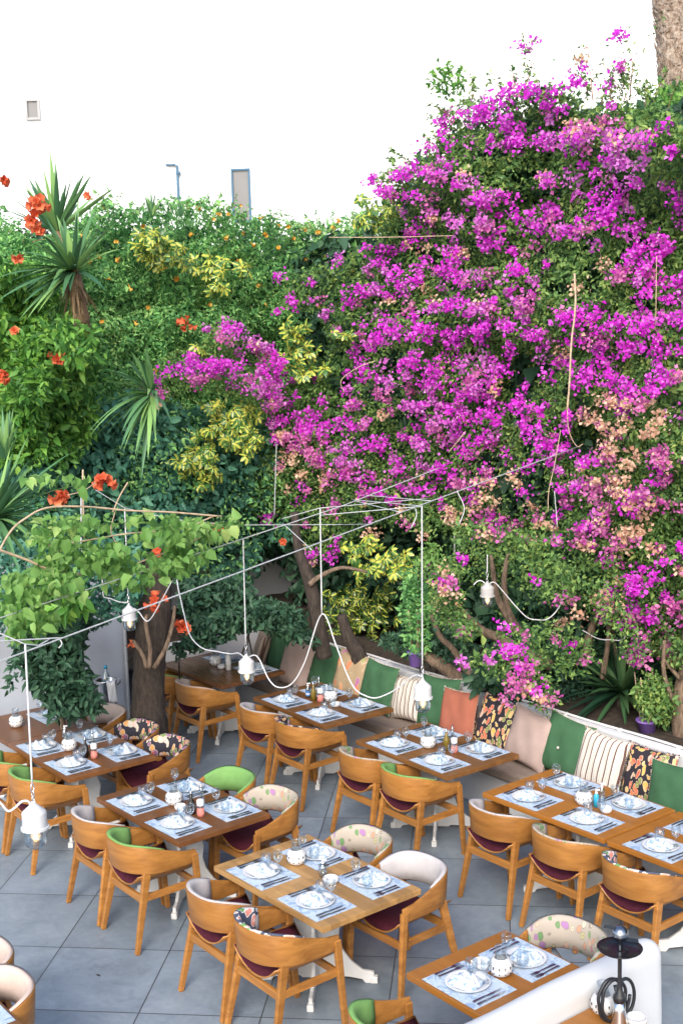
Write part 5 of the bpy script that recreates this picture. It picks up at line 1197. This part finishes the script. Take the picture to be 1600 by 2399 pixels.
# ------------------------------------------------------------------ yuccas
def blades(c, n, L, W, axis=(0, 0, 1), spread=1.2, droop=.25, seed=0):
    r = np.random.RandomState(seed); Vs = []; Fs = []; k0 = 0; seg = 6; ax = norm(np.array(axis, float))
    for i in range(n):
        th = spread*math.sqrt(r.rand()); ph = r.rand()*2*pi; a = norm(np.cross(ax, [.21, .33, .9])+1e-6); b = np.cross(ax, a)
        d = norm(ax*cos(th)+(a*cos(ph)+b*sin(ph))*sin(th)); l = L*r.uniform(.5, 1.15); sd = norm(np.cross(d, [0, 0, 1.])+1e-6); n_ = np.cross(sd, d); w = W*r.uniform(.8, 1.2)
        tw = r.uniform(-.5, .5); sd = norm(sd+n_*tw); p = np.array(c)+d*.03
        for j in range(seg+1):
            t = j/seg; q = p+d*l*t-np.array([0, 0, droop*l*t*t*(1-.6*abs(d[2]))]); ww = w*(.7+1.2*t*(1-t))*(1-t**3)
            Vs += [q-sd*ww/2, q+sd*ww/2, ] if j < seg else [q, q]
            Vs += [q-n_*ww*.18]
        for j in range(seg):
            a0 = k0+j*3; Fs += [(a0, a0+2, a0+5, a0+3), (a0+2, a0+1, a0+4, a0+5)]
        k0 += 3*(seg+1)
    return np.array(Vs), np.array(Fs)
def yucca(label, heads, trunk=None, mat='leaf_yucca', dead=None):
    base = heads[0][0]*np.array([1, 1, 0]); y = empty('yucca', base, 0, label, 'yucca')
    for i, (c, n, L, W, axis, spread, droop) in enumerate(heads):
        V, F = blades(c, n, L, W, axis, spread, droop, i*7+int(abs(c[0])*10)); under(y, npmesh('leaf_rosette', V, F, mat))
    if trunk: limb(trunk[0], trunk[1], trunk[2] if len(trunk) > 2 else 'bark', y, 'trunk')
    if dead is not None:
        V, F = blades(dead[0], 46, dead[1], .03, (0, 0, -1), .75, .1, 5); under(y, npmesh('dead_leaves', V, F, 'dead_leaf'))
    return y
c1 = at_y(132*S, 535*S, 12.7); c2 = at_y(170*S, 622*S, 12.3)
yucca('tall yucca with two spiky heads rising above the hedge on the left', [(c1, 52, .72, .058, (0, 0, 1), 1.2, .12), (c2, 84, .70, .062, (-.3, -.3, .7), 1.6, .3)], ([c1, c2*.5+c1*.5+UU*.04, c2, at_y(183*S, 700*S, 12.38), at_y(190*S, 745*S, 12.6), at_y(193*S, 790*S, 14.2)], [.04, .05, .06, .075, .08, .07], 'dead_leaf'), dead=(c2-np.array([0, 0, .05]), .36))
c3 = at_y(350*S, 905*S, 12.4); yucca('yucca with long grey-green leaves drooping left of the magenta branch', [(c3, 60, .62, .05, (-.6, -.5, .1), 1.35, .5)])
c4 = at_y(-10*S, 1190*S, 10.6); yucca('large dark yucca spreading in from the left edge', [(c4, 70, .85, .05, (.5, -.1, .3), 1.3, .3)])
c4b = at_y(12*S, 1060*S, 10.9); yucca('small upright yucca at the left edge above the vine', [(c4b, 24, .45, .045, (0, 0, 1), .6, .15)])
c5 = at_y(1425*S, 1590*S, 12.0); yucca('dark yucca in the planting behind the striped cushion', [(c5, 60, .78, .062, (0, -.3, .6), 1.5, .35)], ([c5, c5-np.array([0, 0, .25])], [.06, .07]), 'leaf_yucca_dark')
c6 = at_y(350*S, 500*S, 14.2); yucca('tips of a small yucca just over the hedge top', [(c6, 22, .28, .03, (0, 0, 1), .6, .1), (c6+UU*.35, 10, .2, .03, (0, 0, 1), .6, .1)])

# ------------------------------------------------------------------ variegated umbrella shrubs
def umbels(cs, outs, size=.088):
    ps = []
    for c, o in zip(cs, outs):
        k = random.choice((6, 7, 8)); a = norm(np.cross(o, [.1, .3, .95])); b = np.cross(o, a); q = np.arange(k)*2*pi/k+random.random()*6
        dirs = np.cos(q)[:, None]*a+np.sin(q)[:, None]*b; d = norm(dirs+o*.1+np.array([0, 0, -.38])); n = norm(o+dirs*.25+rng.normal(size=(k, 3))*.12)
        L = size*rng.uniform(.85, 1.15, k)*random.uniform(.85, 1.15); ps.append(ovals(c+dirs*.012, n, d, L, L*.72, .10, .22))
    return ps
def variegated_shrub(label, clumps, Yoff=0., v0=13.05, u0=9.1, dens=1., parentloc=None, lift=.05):
    ps = []; cs = []
    for cx, cy, rx, ry in clumps:
        n = max(3, int(pi*rx*ry/(265*.98)**2/.0036*dens)); x, y = sample_ell(cx, cy, rx, ry, n); P, o_, _ = on_hedge(x, y, u0, v0, .12)
        P = P+o_*rng.uniform(-.08, .14, n)[:, None]; o2 = norm(o_*.7+np.array([0, 0, .35])+rnd3(n)*.32); ps += umbels(P, o2); cs.append(P.mean(0))
    r = empty('umbrella_shrub', cs[0]*np.array([1, 1, 0]), 0, label, 'shrub', 'yellow-variegated umbrella shrubs')
    V, F, U = cat(ps); under(r, npmesh('leaves', V, F, 'leaf_variegated_shaded' if label.startswith('shaded') else 'leaf_variegated', uvs=U)); 
    for c in cs:
        b_ = norm(c-CAM); mb = MB(); mb.tube([c+b_*.05, c+b_*.3+np.array([.02, 0, -.01]), c+b_*.6+np.array([0, 0, -.03])], [.009, .011, .013], 6); under(r, mb.build('stem', 'bark'))
    return r
variegated_shrub('yellow-green umbrella shrub rising in front of the hedge, upper left', [(345, 552, 42, 28), (365, 585, 50, 32), (430, 600, 26, 18), (478, 605, 42, 22), (492, 650, 26, 26), (566, 615, 26, 18)], v0=13.2)
variegated_shrub('yellow umbrella shrub right of the arching magenta branch', [(672, 760, 40, 26), (690, 800, 38, 26), (720, 845, 34, 26), (660, 820, 26, 22), (790, 765, 20, 20), (432, 800, 32, 10)], v0=13.0)
variegated_shrub('yellow and green umbrella shrub below the arching magenta branch', [(485, 930, 22, 20), (530, 960, 46, 32), (575, 965, 30, 44), (500, 1010, 46, 30), (450, 1060, 52, 30), (470, 1090, 44, 26), (560, 1020, 30, 34)], v0=12.8)
variegated_shrub('yellow-leaved umbrella shrub poking over the hedge where the blossoms begin', [(872, 470, 44, 22), (868, 500, 48, 24), (915, 505, 34, 18)], u0=9.6, v0=13.2)
variegated_shrub('yellow-veined umbrella shrub below the crossing wires', [(830, 1245, 34, 20), (870, 1270, 66, 28), (870, 1305, 60, 26), (925, 1290, 26, 40)], u0=9.0, v0=12.7)
variegated_shrub('shaded umbrella shrub standing behind the bench wall by the trunk', [(800, 1380, 60, 34), (850, 1420, 62, 40), (780, 1450, 36, 40), (870, 1370, 40, 26), (840, 1480, 30, 20)], u0=9.3, v0=12.9)

# floating tuft on a thin pale mast above the blossoms
ft = at_y(1028*S, 182*S, 14.6); r = empty('slender_tree', ft*np.array([1, 1, 0]), 0, 'small round tuft of leaves standing alone against the bright sky', 'tree')
k = 170; q = rnd3(k)*np.array([.15, .15, .105]); q = ft+q*np.minimum(1, .2/np.linalg.norm(q, axis=1))[:, None]; V, F = kites(q, norm(rnd3(k)+np.array([0, 0, .5])), norm(rnd3(k)+np.array([0, 0, -.6])), np.full(k, .085), np.full(k, .038)); under(r, npmesh('crown', V, F, 'leaf_citrus'))
limb([ft*np.array([1, 1, 0])+np.array([0, 0, .5]), ft*np.array([1, 1, .6]), ft], [.012, .008, .006], 'facade', r, 'trunk', 5)

# ------------------------------------------------------------------ climbing shrub on the white wall
CL = [(60, 1395), (190, 1380), (235, 1430), (190, 1440), (185, 1500), (205, 1560), (215, 1590), (235, 1630), (130, 1645), (100, 1600), (70, 1560), (50, 1500), (40, 1530), (25, 1590), (30, 1520)]
cl = empty('climbing_shrub', uv(4.9, 11.8, 0), 0, 'dark glossy climbing shrub against the white wall by the ice bucket', 'shrub')
V, F, _ = cat([near_leaf(CL, 3300, 11.25, .085, 5, .16, .42, .7, 'oval')]); under(cl, npmesh('leaves', V, F, 'leaf_dark'))
limb([at_y(150*S, 1735, 11.5), at_y(140*S, 1620*S, 11.6), at_y(140*S, 1500*S, 11.6)], [.03, .025, .015], 'bark_pale', cl, 'stem')
V, F, _ = cat([near_leaf([(90, 1345), (180, 1345), (200, 1400), (110, 1410)], 130, 10.6, .15, 5, .12, .38, .5, 'oval')]); r = empty('large_leaf_shrub', at_y(150, 1700, 11)*np.array([1, 1, 0]), 0, 'bright long-leaved shrub just under the vine at the left', 'shrub')
under(r, npmesh('leaves', V, F, 'leaf_citrus')); limb([at_y(150*S, 1640*S, 11.7), at_y(145*S, 1395*S, 11.2)], [.012, .008], 'bark', r, 'stem')

# ------------------------------------------------------------------ trunks
def tree_trunk(label, pts, Y, rs, mat='bark', extra=(), name='tree_trunk'):
    P = pp(pts, Y); r = empty(name, P[0]*np.array([1, 1, 0])+np.array([0, 0, max(0, min(P[0][2], .7))]), 0, label, 'tree')
    limb(P, rs, mat, r, 'trunk', 14, .07)
    for pts2, rs2, Y2 in extra: limb(pp(pts2, Y2), rs2, 'bark_pale' if mat == 'bark' else mat, r, 'branch')
    return r
tree_trunk('thick dark trunk beside the corner table chairs', [(352, 1745), (348, 1640), (352, 1540), (362, 1450), (370, 1300)], 11.9, [.19, .16, .15, .16, .14], 'bark', [([(345, 1565), (335, 1535), (312, 1500)], [.022, .02, .015], 11.6), ([(350, 1565), (352, 1520), (342, 1460), (345, 1440)], [.022, .02, .02, .016], 11.6), ([(362, 1565), (390, 1515), (405, 1460), (410, 1420)], [.022, .02, .018, .014], 11.6)])
tree_trunk('brown leaning trunk behind the corner cushions', [(760, 1540), (748, 1480), (738, 1420), (725, 1360), (700, 1290), (690, 1200)], 13.0, [.085, .08, .075, .07, .05, .04], 'bark', [([(725, 1370), (750, 1350), (800, 1330), (860, 1340)], [.03, .025, .02, .015], 12.9)])
tree_trunk('rough brown trunk at the right edge behind the purple pot', [(1592, 1730), (1590, 1660), (1597, 1600), (1610, 1540), (1612, 1400)], 11.3, [.075, .07, .065, .06, .05], 'bark_pale', [([(1575, 1640), (1560, 1600), (1553, 1560), (1556, 1500)], [.022, .02, .02, .016], 11.2), ([(1592, 1590), (1570, 1565), (1555, 1545)], [.02, .016, .014], 11.2)])
tree_trunk('short dark trunk behind the bench below the shaded umbrella shrub', [(850, 1570), (838, 1530), (815, 1490), (800, 1440)], 13.1, [.09, .085, .07, .05], 'bark')
# palm at the top right
pt = empty('palm_tree', at_y(1640, 900, 13.2)*np.array([1, 1, 0]), 0, 'rough grey-brown palm trunk cut by the top right corner', 'palm')
Pm = pp([(1650, 1300), (1625, 680), (1605, 400), (1590, 200), (1576, 0), (1560, -220)], 13.2); mb = MB(); Q = []; rr = []
for i in range(5):
    for t in np.linspace(0, 1, 26)[:-1]: Q.append(Pm[i]*(1-t)+Pm[i+1]*t); rr.append(.185+.012*((i*25+t*25) % 2))
mb.tube(Q, rr, 18, wob=.05); under(pt, mb.build('trunk', 'palm_bark'))
V_ = []; F_ = []; mb = MB()
for i in range(900):
    t = random.random()*124; k = int(t); c = Q[min(k, len(Q)-1)]; q = random.uniform(0, 2*pi); o_ = np.array([cos(q), sin(q), 0]); p = c+o_*.19
    mb.beam(p, p+o_*.03+np.array([0, 0, random.uniform(.05, .10)])+np.array([-sin(q), cos(q), 0])*random.uniform(-.03, .03), .04, .012, .012, .004, side=(-sin(q), cos(q), 0))
under(pt, mb.build('bark_scales', 'palm_bark'))
V, F, _ = cat([near_leaf([(1490, 215), (1560, 190), (1570, 260), (1560, 340), (1480, 320), (1440, 280)], 1500, 12.4, .05, 10, .2)]); r = empty('yellow_green_climber', at_y(1550, 900, 12.4)*np.array([1, 1, 0]), 0, 'sunny yellow-green climber at the foot of the visible palm trunk', 'climber'); under(r, npmesh('leaves', V, F, 'leaf_citrus'))
limb([at_y(1550, 900, 12.4), at_y(1555, 500, 12.4), at_y(1550, 260, 12.4)], [.03, .02, .01], 'bark', r, 'stem')

# ------------------------------------------------------------------ planting behind the bench
def bush(label, poly, n, Y, size, mat, kind='oval', asp=.5, jit=.15, name='shrub', group=None):
    c = at_y(np.mean([p[0] for p in poly])*S, max(p[1] for p in poly)*S, Y); r = empty(name, c, 0, label, 'shrub', group)
    V, F, _ = cat([near_leaf(poly, n, Y, size, 5, jit, asp, .8, kind)]); under(r, npmesh('leaves', V, F, mat))
    mb = MB()
    for i in range(3): 
        a = c+np.array([random.uniform(-.1, .1), random.uniform(0, .1), -.03]); mb.tube([a, a+np.array([random.uniform(-.1, .1), .03, .25])], [.012, .006], 5)
    under(r, mb.build('stems', 'bark')); return r
bush('dark low shrubs in the corner planting behind the short wall', [(400, 1500), (440, 1430), (520, 1400), (600, 1380), (680, 1400), (720, 1480), (640, 1450), (560, 1440), (480, 1480)], 2600, 12.9, .07, 'leaf_dark', 'kite')
bush('shadowy shrubs between the trunks above the corner bench', [(420, 1330), (560, 1330), (600, 1400), (700, 1400), (690, 1440), (560, 1420), (430, 1430)], 1900, 13.4, .08, 'leaf_dark', 'kite')
bush('dark broad-leaved plant behind the terracotta cushion', [(1070, 1560), (1110, 1530), (1180, 1560), (1240, 1600), (1200, 1620), (1120, 1590)], 260, 11.7, .11, 'leaf_dark', 'oval', .5)
bush('green ground plants left of the large dark yucca', [(1190, 1590), (1260, 1560), (1340, 1540), (1360, 1620), (1420, 1660), (1380, 1680), (1280, 1650), (1220, 1620)], 1300, 12.3, .05, 'leaf_dark', 'kite')
bush('deep green shrubs filling the bed between trunks and dark yucca', [(1040, 1480), (1300, 1490), (1460, 1560), (1560, 1620), (1560, 1690), (1400, 1665), (1250, 1610), (1100, 1560)], 3800, 12.7, .06, 'leaf_dark', 'kite')
bush('light green sprig plant left of the lamp cord', [(990, 1240), (1010, 1250), (1000, 1300), (960, 1330), (945, 1300)], 260, 11.6, .04, 'leaf_lime', 'kite')
bush('ivy on the soil at the right edge beside the pot', [(1520, 1640), (1568, 1640), (1568, 1710), (1530, 1700)], 300, 11.6, .055, 'leaf_dark', 'oval', .8)
bush('undergrowth beneath the brown leaning trunks', [(900, 1460), (1000, 1440), (1100, 1500), (1150, 1570), (1020, 1520), (930, 1500), (860, 1470)], 1500, 12.5, .06, 'leaf_dark', 'kite')
def pot(label, x, y, Y, r0, h, poly, n, leaf, mat):
    c = at_y(x, y, Y); r = empty('potted_plant', c, 0, label, 'potted plant', 'leafy plants in purple pots')
    mb = MB(); mb.lathe([(0, 0), (r0*.72, 0), (r0*.95, h*.86), (r0*1.06, h*.87), (r0*1.08, h), (r0*.98, h), (r0*.9, h*.86), (0, h*.86)], n=26); mb.build('pot', 'purple_pot', r)
    V, F, _ = cat([near_leaf(poly, n, Y, leaf, 4, .12, .5, .8, 'kite')]); under(r, npmesh('leaves', V, F, mat))
    mb = MB()
    for i in range(6): a = np.array([random.uniform(-.05, .05), random.uniform(-.05, .05), h*.85]); mb.tube([a, a*np.array([2, 2, 1])+np.array([0, 0, .45])], .006, 5)
    mb.build('stalks', 'dry_stem', r)
pot('purple pot with a dense leafy plant behind the leaf-print and striped cushions', 1514, 1722, 11.35, .095, .15, [(1460, 1570), (1500, 1545), (1540, 1570), (1560, 1620), (1530, 1665), (1480, 1646), (1455, 1610)], 1400, .045, 'leaf_boug')
pot('purple pot with tall thin-stemmed plant behind the cushion lamp cord', 973, 1560, 12.25, .075, .15, [(925, 1310), (985, 1300), (990, 1400), (985, 1500), (935, 1500), (920, 1400)], 1200, .05, 'leaf_vine')

# ------------------------------------------------------------------ vine over the wires, front left
gv = empty('grape_vine', at_y(20, 1500, 8.6)*np.array([1, 1, 0]), 0, 'light green heart-leaved vine trailing over the wires at the left', 'vine')
VN = [(55, 1400, 50, 48, 330), (100, 1420, 30, 28, 130), (30, 1350, 45, 40, 150), (95, 1330, 65, 36, 260), (150, 1290, 70, 32, 250), (110, 1230, 50, 34, 130), (180, 1200, 90, 24, 170), (210, 1260, 90, 34, 330), (290, 1290, 90, 34, 330), (360, 1230, 60, 24, 150), (300, 1330, 60, 26, 150), (420, 1210, 60, 30, 240), (430, 1270, 56, 36, 230), (500, 1215, 46, 20, 120), (540, 1200, 22, 16, 40), (400, 1300, 50, 30, 160), (120, 1100, 74, 14, 60), (190, 1100, 20, 22, 16), (150, 1350, 50, 30, 130), (130, 1450, 10, 5, 4), (60, 1450, 46, 20, 60), (330, 1190, 70, 10, 50)]
ps = []
for cx, cy, rx, ry, n in VN:
    n = int(n*.48); x, y = sample_ell(cx, cy, rx*1.04, ry*.86, n); Y = 8.2+.002*cx+rng.normal(size=n)*.18; d = rays(x, y); P = CAM+d*(Y/d[:, 1])[:, None]
    nn = norm(norm(CAM-P)*.5+np.array([0, 0, .5])+rnd3(n)*.8); dd = norm(rnd3(n)*.6+np.array([0, 0, -.9])); L = .061*rng.lognormal(0, .3, n); ps.append(ovals(P, nn, dd, L, L*rng.uniform(.6, 1.0, n), .28, .4))
V, F, _ = cat(ps); under(gv, npmesh('leaves', V, F, 'leaf_lime'))
for pts, r0 in (([(-10, 1320), (5, 1280), (30, 1240), (60, 1215), (110, 1190), (200, 1187), (300, 1196), (400, 1200), (520, 1210)], .007), ([(-10, 1285), (60, 1310), (130, 1340), (190, 1345)], .010), ([(195, 1100), (195, 1150), (196, 1190), (198, 1260)], .006), ([(160, 1160), (196, 1150), (225, 1130)], .004), ([(100, 1280), (180, 1270), (300, 1250), (420, 1240), (500, 1210)], .006), ([(265, 1200), (280, 1165), (300, 1130)], .005), ([(320, 1320), (400, 1290), (470, 1260)], .006), ([(270, 1200), (262, 1250), (300, 1310)], .004)):
    limb([at_y(x*S if False else x, y, 8.2+.002*x) for x, y in pts], [r0]*len(pts), 'dry_stem', gv, 'branch', 6)
V, F, _ = cat([near_leaf([(150, 1240), (160, 1240), (170, 1300)], 1, 9, .05)])

# ------------------------------------------------------------------ building behind
Yb = 30.
bd = empty('white_building', (0, Yb, 0), 0, 'blank white building behind the hedge, bleached by the light', 'building')
def fx(x, y): P = at_y(x, y, Yb); return P[0], P[2]
x0, _ = fx(-500, 700); x1, _ = fx(2300, 500)
mb = MB(); mb.box(((x0+x1)/2, 1.0, 7.5), (x1-x0, 2.0, 15)); mb.build('wall', 'facade', bd)
plain('blue_paint', (.035, .12, .20), .5, var=.05); plain('pane_grey', (.16, .16, .165), .25, var=.15, sc=1); plain('pane_light', (.33, .33, .33), .3, var=.05)
def win(xa, ya, xb, yb, frame, pane, f):
    a, zt = fx(xa, ya); b, zb = fx(xb, yb); w = b-a; h = zt-zb; cx, cz = (a+b)/2, (zt+zb)/2
    mb = MB(); mb.box((cx, -.03, zt-f/2), (w, .08, f)); mb.box((cx, -.03, zb+f/2), (w, .08, f)); mb.box((a+f/2, -.03, cz), (f, .08, h-2*f-.004)); mb.box((b-f/2, -.03, cz), (f, .08, h-2*f-.004))
    o = mb.build('window', frame, bd); mb = MB(); mb.box((cx, -.012, cz), (w-2*f-.004, .02, h-2*f-.004)); mb.build('pane', pane, o)
win(60, 233, 97, 281, 'pane_light', 'pane_grey', .05); win(541, 396, 590, 520, 'blue_paint', 'pane_grey', .045)
a, z = fx(420, 480); _, zt = fx(420, 388); b, _ = fx(392, 388)
mb = MB(); mb.box((a, -.05, (z+zt)/2), (.05, .08, zt-z)); mb.box(((a+b)/2-.03, -.05, zt+.02), (a-b, .08, .03)); mb.box((a+.02, -.06, zt-.17), (.1, .1, .05)); mb.build('window_frame', 'blue_paint', bd)

# ------------------------------------------------------------------ light
SUN_EL, SUN_AZ = radians(36), radians(-100)     # azimuth from +x towards +y: high behind the viewer, through thin cloud
dirv = Vector((cos(SUN_EL)*cos(SUN_AZ), cos(SUN_EL)*sin(SUN_AZ), sin(SUN_EL)))
sl = bpy.data.lights.new('sun', 'SUN'); sl.energy = .95; sl.angle = radians(26); sl.color = (1, .98, .95)
so = bpy.data.objects.new('sun', sl); COL.objects.link(so); so.rotation_euler = dirv.to_track_quat('Z', 'Y').to_euler(); so.location = (0, 0, 20)
w = bpy.data.worlds.new('World'); SC.world = w; w.use_nodes = True; nt = w.node_tree
sky = nt.nodes.new('ShaderNodeTexSky'); sky.sky_type = 'NISHITA'; sky.sun_disc = False; sky.sun_elevation = SUN_EL; sky.sun_rotation = pi/2-SUN_AZ
sky.air_density = 1.0; sky.dust_density = 2.5; sky.ozone_density = 1.0; sky.altitude = 0
hz = nt.nodes.new('ShaderNodeHueSaturation'); hz.inputs['Saturation'].default_value = 1.0; nt.links.new(sky.outputs[0], hz.inputs['Color'])
nt.links.new(hz.outputs[0], nt.nodes['Background'].inputs[0]); nt.nodes['Background'].inputs[1].default_value = .125
vs = SC.view_settings; SC.display_settings.display_device = 'sRGB'; vs.view_transform = 'Standard'; vs.look = 'None'; vs.gamma = 1; vs.exposure = 1.5
SC.cycles.max_bounces = 8; SC.cycles.diffuse_bounces = 5; SC.cycles.glossy_bounces = 3; SC.cycles.transparent_max_bounces = 12; SC.cycles.transmission_bounces = 4
SC.cycles.caustics_reflective = False; SC.cycles.caustics_refractive = False; SC.cycles.sample_clamp_indirect = 4
SC.cycles.use_denoising = True
